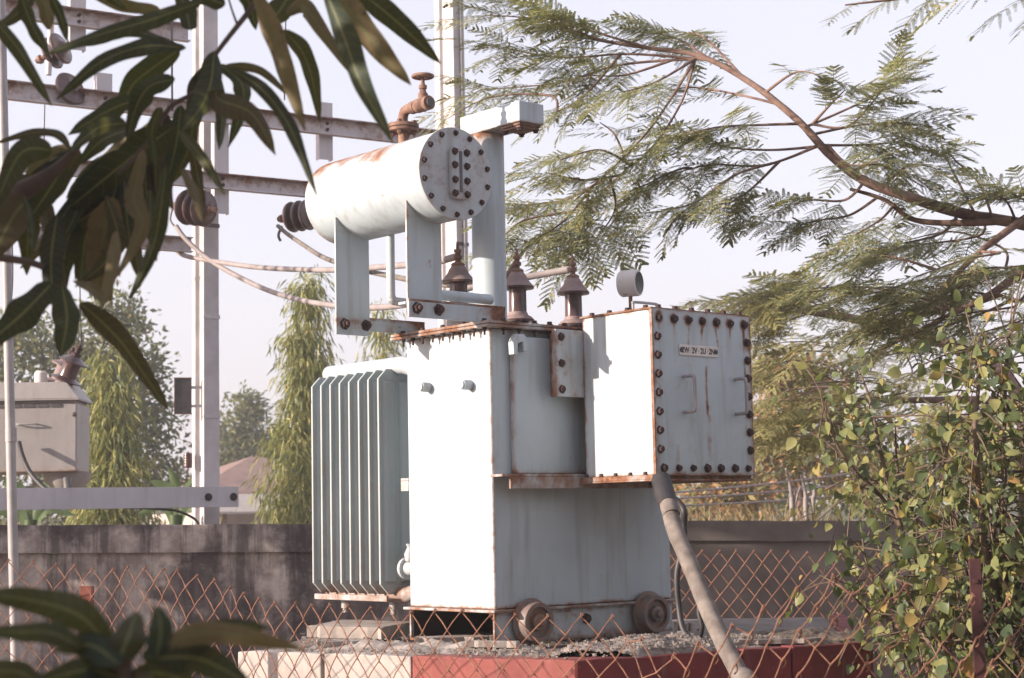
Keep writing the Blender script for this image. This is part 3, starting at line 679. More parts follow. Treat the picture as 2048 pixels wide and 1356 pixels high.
def wall(name, P0, P1, h0, h1, th, cap, mat, label, capd=0.03):
    w = tag(empty(name, (P0.x, P0.y, 0)), label, 'wall')
    d = Vector((P1.x - P0.x, P1.y - P0.y, 0)); ln = d.length; d.normalize(); nrm = Vector((-d.y, d.x, 0))
    def blk(nm, o0, o1, za0, zb0, za1, zb1, m):
        k = MB(); nx = int(ln / 0.12); nzz = max(2, int((zb0 - za0) / 0.10)); V_ = []; Fs = []
        for i in range(nx + 1):
            for j in range(nzz + 1):
                t = ln * i / nx; f_ = i / nx
                z = (za0 + (zb0 - za0) * j / nzz) * (1 - f_) + (za1 + (zb1 - za1) * j / nzz) * f_
                if j == nzz: z += 0.008 * mnoise.noise(Vector((t * 2.3, 0, 9.1))) + 0.005 * mnoise.noise(Vector((t * 9, 0, 2.1)))
                o_ = o0 + 0.006 * mnoise.noise(Vector((t * 2, z * 2, 5)))
                p = d * t + nrm * o_; V_.append((p.x, p.y, z))
        for i in range(nx):
            for j in range(nzz):
                q = i * (nzz + 1) + j; Fs.append((q, q + nzz + 1, q + nzz + 2, q + 1))
        base = len(V_)
        for i in range(nx + 1):
            for j in (0, nzz):
                x, y, z = V_[i * (nzz + 1) + j]; p = Vector((x, y, z)) + nrm * (o1 - o0); V_.append((p.x, p.y, p.z))
        for i in range(nx):
            Fs.append((base+2*i+2, base+2*i, base+2*i+1, base+2*i+3))
            Fs.append((i*(nzz+1)+nzz, (i+1)*(nzz+1)+nzz, base+2*i+3, base+2*i+1))
            Fs.append(((i+1)*(nzz+1), i*(nzz+1), base+2*i, base+2*i+2))
        e0 = [j for j in range(nzz + 1)]; Fs.append(tuple(e0 + [base + 1, base]))
        e1 = [nx*(nzz+1)+j for j in range(nzz, -1, -1)]; Fs.append(tuple(e1 + [base+2*nx, base+2*nx+1]))
        k.add(V_, Fs); return k.build(nm, m, w, 30)
    blk('wall_body', 0, th, 0, h0 - cap, 0, h1 - cap, mat)
    blk('coping', -capd, th + capd, h0 - cap + 0.001, h0, h1 - cap + 0.001, h1, mat)
    return w
WL0 = at(-260, 1051, 11.0); WL1 = at(1010, 1046, 11.2)
wall('boundary_wall', WL0, WL1, WL0.z, WL1.z, 0.23, 0.18, M['wall'], 'dark streaked plaster wall with deep coping, behind the left fence and the radiator')
WR0 = at(1000, 1040, 11.9); WR1 = at(2500, 1043, 12.2)
wall('boundary_wall', WR0, WR1, WR0.z, WR1.z, 0.23, 0.14, M['wall_pale'], 'plain brown plaster wall with thin coping, behind the slanting grey cable and the shrub')

# ---- gravel, slabs and litter on the plinth
def inside(p):
    pts = [Lp, Cp, Rp, Rb, Lb]; c = False; j = 4
    for i in range(5):
        if ((pts[i].y > p[1]) != (pts[j].y > p[1])) and p[0] < (pts[j].x - pts[i].x) * (p[1] - pts[i].y) / (pts[j].y - pts[i].y) + pts[i].x: c = not c
        j = i
    return c
def heap(name, centres, bounds, label, mat, st=0.014, amp=0.012):
    x0, x1, y0, y1 = bounds; nx = int((x1 - x0) / st); ny = int((y1 - y0) / st); V_ = []; Fs = []; ids = {}
    for j in range(ny + 1):
        for i in range(nx + 1):
            x = x0 + st * i; y = y0 + st * j; h = -0.02
            for (cx, cy, rx, ry, hh, rot) in centres:
                dx = x - cx; dy = y - cy; u_ = dx * math.cos(rot) + dy * math.sin(rot); v_ = -dx * math.sin(rot) + dy * math.cos(rot)
                d = math.hypot(u_ / rx, v_ / ry)
                h = max(h, hh * (1 - d) * (1.25 if d > 0.3 else 1.25 - (0.3 - d)))
            if not (inside((x, y)) and inside((x, y - 0.02))): h = -0.02
            if h > -0.02:
                h += amp * mnoise.noise(Vector((x * 9, y * 9, 0))) + amp * 0.7 * mnoise.noise(Vector((x * 38, y * 38, 3))) + amp * 0.5 * mnoise.noise(Vector((x * 75, y * 75, 5)))
            ids[(i, j)] = len(V_); V_.append((x, y, PZ - 0.006 + max(h, -0.02)))
    for j in range(ny):
        for i in range(nx):
            q = [ids[(i, j)], ids[(i+1, j)], ids[(i+1, j+1)], ids[(i, j+1)]]
            if max(V_[a][2] for a in q) > PZ - 0.018: Fs.append(tuple(q))
    b = MB(); b.add(V_, Fs); o = b.build(name, mat, None, 60)
    tag(o, label, 'gravel', kind='stuff'); return o
g0 = Vector((0.46, 6.63, PZ))
heap('gravel', [(g0.x, g0.y, 0.36, 0.20, 0.068, 0.46), (g0.x - 0.20, g0.y - 0.10, 0.20, 0.12, 0.052, 0.45), (g0.x + 0.16, g0.y + 0.10, 0.26, 0.16, 0.062, 0.46), (g0.x + 0.42, g0.y + 0.30, 0.26, 0.15, 0.045, 0.46)], (g0.x - 0.45, g0.x + 1.05, g0.y - 0.17, g0.y + 0.6), 'heap of grey gravel drifted against the front wheels on the plinth', M['gravel'])
g1 = atz(800, 1290, PZ + 0.02)
heap('litter', [(g1.x, g1.y + 0.05, 0.52, 0.22, 0.030, -0.3), (g1.x + 0.32, g1.y - 0.06, 0.30, 0.14, 0.035, -0.3)], (g1.x - 0.55, g1.x + 0.7, g1.y - 0.25, g1.y + 0.4), 'dry earth and leaf litter spread over the left of the plinth', M['slab'], 0.014, 0.02)
heap('litter', [(1.22, 7.25, 0.30, 0.42, 0.030, 0.0), (0.80, 6.95, 0.24, 0.16, 0.035, 0.4), (1.35, 6.98, 0.16, 0.10, 0.02, 0.3)], (0.55, 1.65, 6.4, 7.8), 'dark earth and dead leaves behind the grey cable on the plinth', M['earth_litter'], 0.016, 0.018)
for nm in ('gravel',):
    STONES = [tuple(v.co) for v in bpy.data.objects[nm].data.vertices if v.co.z > PZ + 0.004]
# pebbles: nobody could count them
pv = []; pf = []
for k in range(1500):
    if k < 700: px, py = random.uniform(1050, 1480), random.uniform(1262, 1325)
    else: px, py = random.uniform(600, 1060), random.uniform(1268, 1312)
    p = atz(px, py, PZ + 0.004)
    if not inside((p.x, p.y)): continue
    s = random.uniform(0.0025, 0.0075) * (1.7 if random.random() < 0.06 else 1)
    base = len(pv); hz = 0
    zb = PZ + 0.002 + (random.uniform(0, 0.02) if k < 700 and 1080 < px < 1420 else random.uniform(0, 0.012))
    for t in range(8):
        sx, sy, sz = [(1 if t >> a & 1 else -1) * random.uniform(0.6, 1.0) * s for a in range(3)]
        pv.append((p.x + sx, p.y + sy, zb + sz * 0.7))
    pf += [tuple(base + q for q in f_) for f_ in ((0,2,3,1),(4,5,7,6),(0,1,5,4),(2,6,7,3),(0,4,6,2),(1,3,7,5))]
for k in range(1600):
    q = random.choice(STONES); s = random.uniform(0.0025, 0.0065) * (1.8 if random.random() < 0.07 else 1); base = len(pv)
    for t in range(8):
        sx, sy, sz = [(1 if t >> a & 1 else -1) * random.uniform(0.55, 1.0) * s for a in range(3)]
        pv.append((q[0] + sx, q[1] + sy, q[2] + 0.001 + sz * 0.8))
    pf += [tuple(base + q_ for q_ in f_) for f_ in ((0,2,3,1),(4,5,7,6),(0,1,5,4),(2,6,7,3),(0,4,6,2),(1,3,7,5))]
o = np_mesh('pebbles', pv, pf, M['gravel']); tag(o, 'loose pebbles and chips scattered along the plinth edge', 'pebbles', kind='stuff')
def slab(name, px, py, w, d_, h, rot, label, tilt=0.0, lift=0.0):
    p = atz(px, py, PZ)
    b = MB(); n = 10; poly = []
    for (sx, sy) in ((-1, -1), (1, -1), (1, 1), (-1, 1)):
        poly.append((sx * w / 2, sy * d_ / 2))
    pts = []
    for i in range(4):
        a, c = poly[i], poly[(i + 1) % 4]
        for k in range(n):
            t = k / n; j = 0.012 * mnoise.noise(Vector((a[0] + t * 5 + px, a[1] + t * 4, rot)))
            pts.append((a[0] + (c[0] - a[0]) * t + j * 2.2, a[1] + (c[1] - a[1]) * t + j * 2))
    b.prism(pts, 2, 0, h); o = b.build(name, M['slab'], None, None, 0.003)
    o.location = (p.x, p.y, PZ + lift); o.rotation_euler = (tilt, 0.02, rot); tag(o, label, 'slab'); return o
slab('concrete_slab', 722, 1276, 0.36, 0.30, 0.052, -0.42, 'broken concrete slab with a dark ragged edge, below the radiator', 0.03, 0.012)
slab('concrete_slab', 905, 1290, 0.30, 0.075, 0.020, 0.35, 'thin pale strip of concrete lying before the dark gap under the tank', 0.05, 0.016)
slab('concrete_slab', 985, 1302, 0.20, 0.06, 0.026, -0.2, 'small pale concrete chip beside the front wheel', -0.04, 0.014)
slab('concrete_slab', 690, 1297, 0.20, 0.10, 0.022, 0.3, 'flat grey mortar flake over the white kerb blocks', 0.02, 0.012)
slab('concrete_slab', 1560, 1290, 0.34, 0.04, 0.018, 0.33, 'long pale sliver of concrete along the right red kerb', 0.0, 0.006)
slab('concrete_slab', 1367, 1276, 0.07, 0.05, 0.035, 0.9, 'small rounded pale stone behind the gravel, near the rear wheel', 0.1, 0.03)

# ================================================================== CHAIN-LINK FENCES
def fence_mesh(name, parent, path, topf, p=0.08, hh=0.055, r=0.0026, z0=0.12, curly=None, mat='wire', rag=0.004):
    # path: smooth list of plan points; topf(s) -> top height
    P = [Vector((q.x, q.y, 0)) for q in path]; cum = [0.0]
    for i in range(1, len(P)): cum.append(cum[-1] + (P[i] - P[i-1]).length)
    def plan(s):
        s = max(0, min(cum[-1] - 1e-4, s)); i = max(0, min(len(P) - 2, int(np.searchsorted(cum, s, 'right')) - 1))
        t = (s - cum[i]) / (cum[i+1] - cum[i]); d = (P[i+1] - P[i]).normalized()
        return P[i].lerp(P[i+1], t), Vector((-d.y, d.x, 0))
    b = MB(); half = p / 2; n2 = int(cum[-1] / half)
    def pt(s, z, off):
        q, nr = plan(s)
        w = 0.022 * mnoise.noise(Vector((s * 1.3, z * 1.1, 7))) + 0.006 * mnoise.noise(Vector((s * 5, z * 4, 2)))
        return Vector((q.x, q.y, z)) + nr * (off + w) + Vector((rag * 2.0 * mnoise.noise(Vector((s * 6, z * 5, 1))), 0, rag * 2.6 * mnoise.noise(Vector((s * 5, z * 6, 4)))))
    # wires cross the cells of a lattice, falling and rising by turns, and hook round each other at the nodes
    for i in range(n2):
        sa = i * half; sb = sa + half; sm = (sa + sb) / 2
        for j in range(int((topf(sm) - z0) / hh) + 1):
            fall = (i + j) % 2 == 0
            a, c = (sa, sb) if fall else (sb, sa)
            if curly and fall and random.random() < 0.60: continue
            off = 0.003 if fall else -0.003
            A = pt(a, topf(a) - j * hh, off); B = pt(c, topf(c) - (j + 1) * hh, off)
            mid = (A + B) / 2 + plan(sm)[1] * (off * 1.4); ext = (A - B).normalized() * 0.004
            if curly and not fall:
                mid = mid + Vector((0.003, 0, -0.006))
                if random.random() < 0.75:
                    hook = [A + Vector((0.003, 0.007, -0.020)), A + Vector((0.011, 0.004, -0.010)), A + Vector((0.010, 0, 0.003)), A + Vector((0.003, -0.002, 0.006))]
                else: hook = [A + ext]
                b.tube(smooth_path(hook + [mid, B - ext], 3), r * 1.05, 5)
            else:
                b.tube([A + ext, mid, B - ext], r, 5)
            if j == 0:
                k_ = random.uniform(0.8, 1.6)
                b.tube([A + Vector((0, 0, -0.002)), A + Vector((0.003, 0.002, 0.009 * k_)), A + Vector((0.008, -0.002, 0.003))], r * 1.1, 5)
    return b.build(name, M[mat], parent, 60)

class Top:
    def __init__(s, ss, zs): s.ss = ss; s.zs = zs
    def __call__(s, x): return float(np.interp(x, s.ss, s.zs))
def fence_path(spec, n=5):
    # spec: (px, py_top, depth)
    pts = [at(px, py, D) for px, py, D in spec]
    plan_ = [Vector((q.x, q.y, 0)) for q in pts]; sm = smooth_path(plan_, n)
    cum = [0.0]
    for i in range(1, len(sm)): cum.append(cum[-1] + (sm[i] - sm[i-1]).length)
    return sm, Top([cum[i * n] for i in range(len(pts))], [q.z for q in pts]), cum

def post(parent, px, py, D, w=0.05, mat='rust', top=None):
    q = at(px, py, D); b = MB(); t = 0.006
    b.box(q.x, q.x + w, q.y, q.y + t, 0, q.z); b.box(q.x + w - t, q.x + w, q.y + t + 0.0005, q.y + w, 0, q.z - 0.002)
    for zz in (q.z - 0.06, q.z - 0.35, q.z - 0.7): b.lathe([(0.007, 0), (0.007, 0.006)], (q.x + w * 0.45, q.y - 0.0005, zz), (0, -1, 0), 8)
    return b.build('post', M[mat], parent, None, 0.001)
M['post_red'] = rust_mat('red_oxide_post', (0.12, 0.032, 0.026), (0.26, 0.085, 0.060), 18)
M['post_dark'] = rust_mat('dark_rusty_post', (0.050, 0.018, 0.020), (0.10, 0.035, 0.034), 18)

fr = tag(empty('chain_link_fence'), 'sagging rusty chain link fence running along the front of the plinth', 'fence')
spec = [(-160, 1128, 7.0), (0, 1126, 6.9), (90, 1126, 6.85), (172, 1140, 6.75), (285, 1137, 6.55), (360, 1146, 6.4), (445, 1165, 6.25), (480, 1190, 6.15), (560, 1206, 5.95), (700, 1216, 5.65), (900, 1226, 5.35), (1070, 1231, 5.18), (1190, 1236, 5.1), (1255, 1240, 5.06), (1300, 1300, 5.0), (1350, 1318, 4.95)]
sm, tp, cum = fence_path(spec)
fence_mesh('wire_mesh', fr, sm, tp, 0.102, 0.056, 0.0020, rag=0.007)
post(fr, 160, 1172, 6.78, 0.045, 'post_red')
fr2 = tag(empty('chain_link_fence'), 'unravelled rusty chain link with curled wire ends, in front of the red kerb at right', 'fence')
spec = [(1352, 1310, 4.95), (1440, 1262, 4.85), (1520, 1215, 4.8), (1600, 1172, 4.75), (1690, 1150, 4.72), (1760, 1160, 4.7), (1830, 1190, 4.7), (1950, 1200, 4.7), (2180, 1195, 4.75)]
sm, tp, cum = fence_path(spec)
fence_mesh('wire_mesh', fr2, sm, tp, 0.094, 0.058, 0.0021, 0.15, curly=True, rag=0.008)
fr3 = tag(empty('chain_link_fence'), 'even rusty chain link fence behind the slanting grey cable, before the brown wall', 'fence')
spec = [(1100, 1098, 9.8), (1330, 1102, 9.6), (1460, 1103, 9.5), (1560, 1105, 9.4), (1660, 1108, 9.35), (1690, 1112, 9.3), (1750, 1108, 9.3), (1860, 1110, 9.2), (1945, 1112, 9.2), (2150, 1112, 9.2)]
sm, tp, cum = fence_path(spec)
fence_mesh('wire_mesh', fr3, sm, tp, 0.096, 0.060, 0.0029, 0.15, rag=0.004)
post(fr2, 1938, 1118, 4.74, 0.032, 'post_dark')
post(fr3, 2100, 1100, 9.25, 0.05, 'post_dark')

# ================================================================== CABLES OF THE TRANSFORMER
def cable(name, pts, r, mat, label, n=8, k=10, cat='cable', group=None, **kw):
    b = MB(); b.tube(smooth_path(pts, n), r, k); o = b.build(name, M[mat], None, 60); tag(o, label, cat, group); return o
def T2W(u, v, z):
    a = math.radians(41); return Vector((O.x + u * math.cos(a) - v * math.sin(a), O.y + u * math.sin(a) + v * math.cos(a), O.z + z))
ct = T2W(0.52, -0.33, 0.50)
big = tag(empty('power_cable', (ct.x, ct.y, 0)), 'thick grey power cable slanting from under the cable box down past the plinth', 'cable')
def relp(ps): return [Vector((p.x - ct.x, p.y - ct.y, p.z)) for p in ps]
mid_ = [at(1334, 1000, 6.72), at(1350, 1060, 6.62), at(1378, 1125, 6.5), at(1417, 1220, 6.33), at(1449, 1290, 6.2), at(1477, 1345, 6.1)]
b = MB(); pp = smooth_path(relp(mid_ + [at(1510, 1420, 6.0), Vector((at(1530, 1450, 6.0).x, 6.0, 0.02))]), 8)
b.tube(pp, [0.0325 + 0.0020 * mnoise.noise(Vector((i * 0.35, 0, 0))) for i in range(len(pp))], 18); b.build('sheath', M['cable_grey'], big, 60)
b = MB(); b.tube(smooth_path(relp([at(1322, 960, 6.86), at(1328, 982, 6.79), at(1337, 1010, 6.70)]), 6), [0.039, 0.039, 0.0395, 0.040, 0.040, 0.040, 0.040, 0.040, 0.040, 0.039, 0.038, 0.037, 0.035], 18); b.build('sealing_sleeve', M['black'], big, 60)
cable('control_cable', [T2W(0.66, -0.25, 0.50), at(1362, 1010, 6.95), at(1368, 1050, 6.95), at(1366, 1090, 6.95), at(1354, 1150, 6.95), at(1358, 1215, 6.95), at(1368, 1262, 6.92), at(1392, 1284, 6.88)], 0.013, 'black', 'thin black cable hanging from the cable box behind the thick grey one')
cable('control_cable', [at(1400, 1190, 6.75), at(1398, 1225, 6.75), at(1404, 1255, 6.75), at(1396, 1284, 6.8)], 0.010, 'black', 'short black cable end poking up behind the thick grey cable')

gb = MB(); gb.tube(relp([at(1337, 1008, 6.70), at(1343, 1030, 6.665)]), [0.0345, 0.0342], 18); gb.build('binding', M['cable_grey'], big, 60)
# ================================================================== POLE STRUCTURE BEHIND THE WALL
WD = Vector((math.sin(math.radians(58)), math.cos(math.radians(58)), 0)); WN = Vector((WD.y, -WD.x, 0))   # along the crossarms / towards the camera
PO1 = at(409, 1000, 12.0); PO1.z = 0
def on_arm(px, off=0.0):                      # point of the crossarm line seen at column px
    base = PO1 + WN * off; t = 0.0; k = (px - 1024) / F
    t = (k * base.y - base.x) / (WD.x - k * WD.y)
    return base + WD * t
def arm_z(px, py, off=0.0): 
    q = on_arm(px, off); return at(px, py, q.y).z
def psc_pole(px, D, wu, wv, H, label, cond=False):
    q = at(px, 1000, D); e = tag(empty('concrete_pole', (q.x, q.y, 0), math.radians(41)), label, 'utility pole')
    b = MB(); n = 14; V_ = []; Fs = []
    for i in range(n + 1):
        z = H * i / n; s = 1.06 - 0.018 * z
        a, c = wu * s, wv * s; fl = 0.26 * c; dp = 0.26 * a
        prof = [(0, 0), (a, 0), (a, fl), (a - dp, fl + 0.012), (a - dp, c - fl - 0.012), (a, c - fl), (a, c), (0, c), (0, c - fl), (dp, c - fl - 0.012), (dp, fl + 0.012), (0, fl)]
        V_ += [(x + 0.0015 * mnoise.noise(Vector((x * 9, y * 9, z * 2.0))), y, z) for x, y in prof]
    m = 12
    for i in range(n):
        for k in range(m): Fs.append((i*m+k, i*m+(k+1) % m, (i+1)*m+(k+1) % m, (i+1)*m+k))
    Fs += [tuple(range(m - 1, -1, -1)), tuple(n*m + k for k in range(m))]
    b.add(V_, Fs); b.build('pole_shaft', M['concrete_pole'], e, None, 0.006)
    for z in (2.25, 2.95, 3.6):
        b = MB(); s = 1.06 - 0.018 * z; a, c = wu * s + 0.004, wv * s + 0.004
        b.box(-0.004, a, -0.004, -0.0005, z, z + 0.028)
        if z < 3: b.build('clamp_band', M['channel'], e)
        else: b.build('clamp_band', M['dark_metal'], e)
    if cond:
        b = MB(); b.tube([(wu * 0.62, -0.020, 0.0), (wu * 0.60, -0.016, H * 0.5), (wu * 0.57, -0.012, H - 0.1)], 0.012, 10); b.build('conduit', M['steel_pole'], e, 60)
    return e
psc_pole(408, 12.0, 0.125, 0.16, 6.3, 'pale concrete pole carrying the crossarms, its foot behind the streaked wall')
psc_pole(922, 13.05, 0.115, 0.245, 7.0, 'tall pale concrete pole rising behind the drum and vent pipe', True)

def crossarm(px0, px1, pxm, pym, h, label, off=0.16, closed=False, posts=()):
    A_ = on_arm(px0, off); B_ = on_arm(px1, off); z = arm_z(pxm, pym, off); ln = (B_ - A_).length
    e = tag(empty('crossarm', (A_.x, A_.y, z), math.atan2(WD.y, WD.x)), label, 'steel beam', 'steel crossarms of the pole structure')
    del e['group']
    b = MB(); t = 0.008; w = 0.055
    # local x along the arm, local -y towards the camera: web behind, flanges forward
    b.gridbox(0, ln, -t, 0, -h / 2, h / 2, 0.12)
    if closed: pass
    sgn = (0.0, w) if closed else (-w, -t)
    y0_, y1_ = (0.0005, w) if closed else (-w, -t - 0.0005)
    b.gridbox(0, ln, y0_, y1_, h / 2 - t, h / 2, 0.12); b.gridbox(0, ln, y0_, y1_, -h / 2, -h / 2 + t, 0.12)
    b.build('channel', M['channel'], e, 40, 0.001, lambda c: 0.0 if closed else 0.05 + 0.38 * (c.z > h / 2 - 0.012) + 0.12 * (c.z < -h / 2 + 0.012) + 0.22 * fb(c.x * 0.5, c.z, 6))
    for (pp, ya, yb) in posts:
        q0 = on_arm(pp, off); d_ = (q0 - A_).dot(WD); za = at(pp, ya, q0.y + 0.06).z - z; zb_ = at(pp, yb, q0.y + 0.06).z - z
        b = MB(); b.box(d_ - 0.055, d_ + 0.055, 0.012, 0.020, zb_, za); b.box(d_ - 0.055, d_ - 0.047, 0.0205, 0.07, zb_, za); b.box(d_ + 0.047, d_ + 0.055, 0.0205, 0.07, zb_, za)
        b.build('packing_post', M['channel'], e, None, 0.001)
        for zz in (-0.02, 0.025): 
            b = MB(); b.lathe([(0.013, 0), (0.013, 0.012)], (d_, -t - 0.001, zz), (0, -1, 0), 6); b.build('bolt', M['rust'], e)
    return e
crossarm(-60, 372, 220, 48, 0.125, 'uppermost steel crossarm at the left, partly behind the mango leaves', posts=((148, -16, 104),))
crossarm(-60, 905, 400, 226, 0.128, 'longest steel crossarm reaching from the left to behind the drum valve', posts=((203, 150, 192), (655, 208, 322)))
crossarm(-60, 905, 520, 372, 0.112, 'steel crossarm running to the left end of the rusty drum', posts=((442, 232, 430),))
crossarm(-60, 378, 200, 479, 0.105, 'lowest short steel crossarm with an open channel end by the pole', off=0.06)
crossarm(-90, 472, 235, 996, 0.140, 'plain platform beam with two bolts, just above the streaked wall', off=0.16, closed=True, posts=())
pf = [o for o in bpy.data.objects if o.get('label', '').startswith('plain platform')][0]
for px in (412, 462):
    q = on_arm(px, 0.16); d_ = (q - Vector((pf.location.x, pf.location.y, 0))).dot(WD)
    b = MB(); b.lathe([(0.028, 0.0), (0.028, 0.004), (0.018, 0.005), (0.018, 0.02)], (d_, -0.0085, 0.0), (0, -1, 0), 8); b.build('bolt', M['rust'], pf)

def disc_insulator(px, py, D, axis, n, r, label, dust=False):
    q = at(px, py, D); e = tag(empty('insulator', q), label, 'insulator')
    a = Vector(axis).normalized()
    for i in range(n):
        b = MB(); o_ = a * (i * r * 0.62 - (n - 1) * r * 0.31)
        b.lathe([(r * 0.30, -r * 0.16), (r * 0.42, -r * 0.06), (r * 0.95, -0.01), (r, 0.006), (r * 0.93, 0.016), (r * 0.55, 0.022), (r * 0.42, r * 0.26), (r * 0.30, r * 0.40)], o_, a, 30)
        b.build('shed', M['porcelain_dusty' if dust else 'porcelain'], e, 40)
    b = MB(); L_ = (n * 0.62 + 1.1) * r / 2
    b.tube([-a * (L_ + r * 0.25), a * (L_ + r * 0.1)], r * 0.16, 8); b.lathe([(r * 0.25, 0), (r * 0.28, r * 0.2), (r * 0.15, r * 0.28)], -a * (L_ + r * 0.1), a, 10)
    b.build('pin', M['rust_bright'], e, 40)
    return e
disc_insulator(391, 416, 11.75, (0.80, -0.55, -0.18), 3, 0.125, 'brown disc insulator hanging beside the pale pole, a leaf across it')
disc_insulator(600, 432, 12.2, (0.86, -0.48, 0.02), 3, 0.112, 'brown three-disc insulator at the left end of the drum')
disc_insulator(112, 102, 11.4, (0.9, -0.3, 0.35), 2, 0.115, 'brown disc insulator between the two upper crossarms at left')
disc_insulator(140, 178, 11.3, (0.75, -0.55, 0.3), 1, 0.12, 'single brown disc showing above and below the crossarm at left')
disc_insulator(376, 922, 12.05, (0, 0.02, 1), 5, 0.030, 'slim reddish insulator rod on the pole below the metal board')

# metal board on the pole
q = at(366, 792, 11.98); e = tag(empty('notice_board', q, math.radians(14)), 'small dark metal board fixed to the left side of the pale pole', 'board')
hw = 0.058; b = MB(); b.gridbox(-hw, hw, -0.004, 0.004, -0.128, 0.128, 0.02); b.build('board', M['board'] if 'board' in M else M['dark_metal'], e, None, 0.001)
b = MB()
for z in (-0.128, 0.122): b.box(-hw - 0.003, hw + 0.003, -0.009, -0.0045, z, z + 0.007)
b.box(-hw - 0.003, -hw + 0.004, -0.009, -0.0045, -0.1205, 0.1215); b.build('rim', M['rust_bright'], e)
for zz in (0.05, -0.08):
    b = MB(); b.box(hw, hw + 0.10, 0.0045, 0.010, zz, zz + 0.02); b.build('bracket', M['channel'], e)

# cables from the structure to the bushings
def bush_top(i, dz=0.345):
    x = (0.165, 0.505, 0.845)[i]; return T2W(x, 0.40, ZC + dz)
cable('jumper_cable', [at(352, 452, 11.7), at(375, 482, 11.65), at(430, 527, 11.5), at(520, 574, 11.0), at(600, 600, 10.3), at(690, 613, 9.5), at(770, 614, 8.9), at(850, 601, 8.3), at(930, 577, 8.0), at(1060, 553, 7.95), bush_top(2, 0.335)], 0.0165, 'cable_pale', 'lowest pale cable sagging from the pole to the third bushing')
cable('jumper_cable', [at(352, 500, 11.85), at(372, 512, 11.8), at(430, 523, 11.5), at(520, 535, 11.0), at(640, 540, 10.2), at(720, 537, 9.6), at(800, 531, 8.8), at(860, 526, 8.0), bush_top(0, 0.335)], 0.0165, 'cable_pale', 'pale cable running almost level from the lowest crossarm to the first bushing')
cable('jumper_cable', [at(556, 452, 12.1), at(575, 468, 11.9), at(610, 492, 11.4), at(650, 516, 10.8), at(710, 536, 10.0), at(780, 552, 9.3), at(860, 566, 8.6), at(940, 572, 8.1), at(1000, 562, 7.85), bush_top(1, 0.335)], 0.0150, 'cable_grey', 'grey cable dropping from the three-disc insulator to the middle bushing')
cable('jumper_cable', [at(345, 418, 11.7), at(341, 440, 11.7), at(352, 456, 11.7)], 0.006, 'cable_grey', 'thin wire tail looping from the disc insulator to the lowest pale cable')
cable('jumper_cable', [at(564, 452, 12.1), at(557, 470, 12.1), at(561, 482, 12.1)], 0.010, 'dark_metal', 'short dark clamp tail under the three-disc insulator')
for (x0, y0_, x1, y1_, D, lb) in ((104, 20, 97, 150, 11.35, 'pale stay rod beside the upper left insulator'), ):
    cable('stay_rod', [at(x0, y0_, D), at(x1, y1_, D)], 0.020, 'channel', lb, cat='rod')
cable('thin_wire', [at(573, -20, 11.6), at(571, 60, 11.6), at(569, 200, 11.9)], 0.005, 'dark_metal', 'thin dark wire hanging down behind the mango leaves at top centre', cat='wire')
cable('thin_wire', [at(344, 40, 11.6), at(344, 160, 11.6), at(345, 222, 11.7)], 0.007, 'dark_metal', 'thin dark wire hanging from the uppermost crossarm by the pole', cat='wire')
cable('thin_wire', [at(90, 190, 11.5), at(88, 300, 11.6), at(89, 460, 11.7)], 0.004, 'dark_metal', 'thin dark wire hanging straight between crossarms at far left', cat='wire')
cable('thin_wire', [at(161, 480, 11.8), at(160, 580, 12.0), at(163, 690, 12.3)], 0.004, 'dark_metal', 'thin wire dropping to the dark bushing of the small transformer', cat='wire')
cable('thin_wire', [at(24, 480, 8.0), at(25, 560, 7.8), at(20, 615, 7.6), at(8, 640, 7.5)], 0.004, 'dark_metal', 'thin dark wire dangling beside the upright galvanised pipe', cat='wire')

# upright galvanised pipe at the far left
q0 = at(32, 1356, 7.6); q1 = at(14, 560, 7.6); dd = (q1 - q0) / (q1.z - q0.z)
foot = q0 - dd * q0.z; top_ = q0 + dd * (4.6 - q0.z)
e = tag(empty('steel_pipe', foot), 'upright pale galvanised pipe standing before the small transformer', 'pipe')
b = MB(); b.tube([Vector((0, 0, 0)), top_ - foot], 0.0215, 16); b.build('pipe', M['steel_pole'], e, 60)
b = MB(); m_ = (at(22, 870, 7.6) - foot); d1 = dd.normalized()
b.tube([m_ - d1 * 0.03, m_ + d1 * 0.03], 0.0255, 16); b.build('coupling', M['steel_pole'], e, 40)

# ================================================================== SMALL TRANSFORMER ON THE PLATFORM
DX = 12.25
def fx(px): return at(px, 900, DX).x
def fz(py, px=80): return at(px, py, DX).z
bx0, bx1 = fx(-150), fx(150); zb, zt_ = fz(945), fz(806)
oc = Vector(((bx0 + bx1) / 2, DX + 0.22, fz(978)))
st = tag(empty('small_transformer', oc, 0.04), 'small pinkish grey transformer with two tilted brown bushings, on the platform beam at far left', 'transformer')
X0, X1 = bx0 - oc.x, bx1 - oc.x; Z0, Z1 = zb - oc.z, zt_ - oc.z
b = MB(); b.gridbox(X0, X1, -0.22, 0.22, Z0, Z1, 0.05); b.build('tank', M['paint_old'], st, 40, 0.012, lambda c: 0.3 * math.exp(-abs(c.z - Z0) / 0.02) + 0.05)
Z2 = fz(764) - oc.z; xa, xb = X0 - 0.02, X1 + 0.018; xt = fx(128) - oc.x
b = MB(); b.add([(xa, -0.25, Z1 + 0.0285), (xb, -0.25, Z1 + 0.0285), (xb, 0.25, Z1 + 0.0285), (xa, 0.25, Z1 + 0.0285), (xa + 0.1, -0.225, Z2), (xt, -0.225, Z2), (xt, 0.225, Z2), (xa + 0.1, 0.225, Z2)],
      [(3,2,1,0),(4,5,6,7),(0,1,5,4),(1,2,6,5),(2,3,7,6),(3,0,4,7)])
b.build('lid', M['paint_old'], st, None, 0.004)
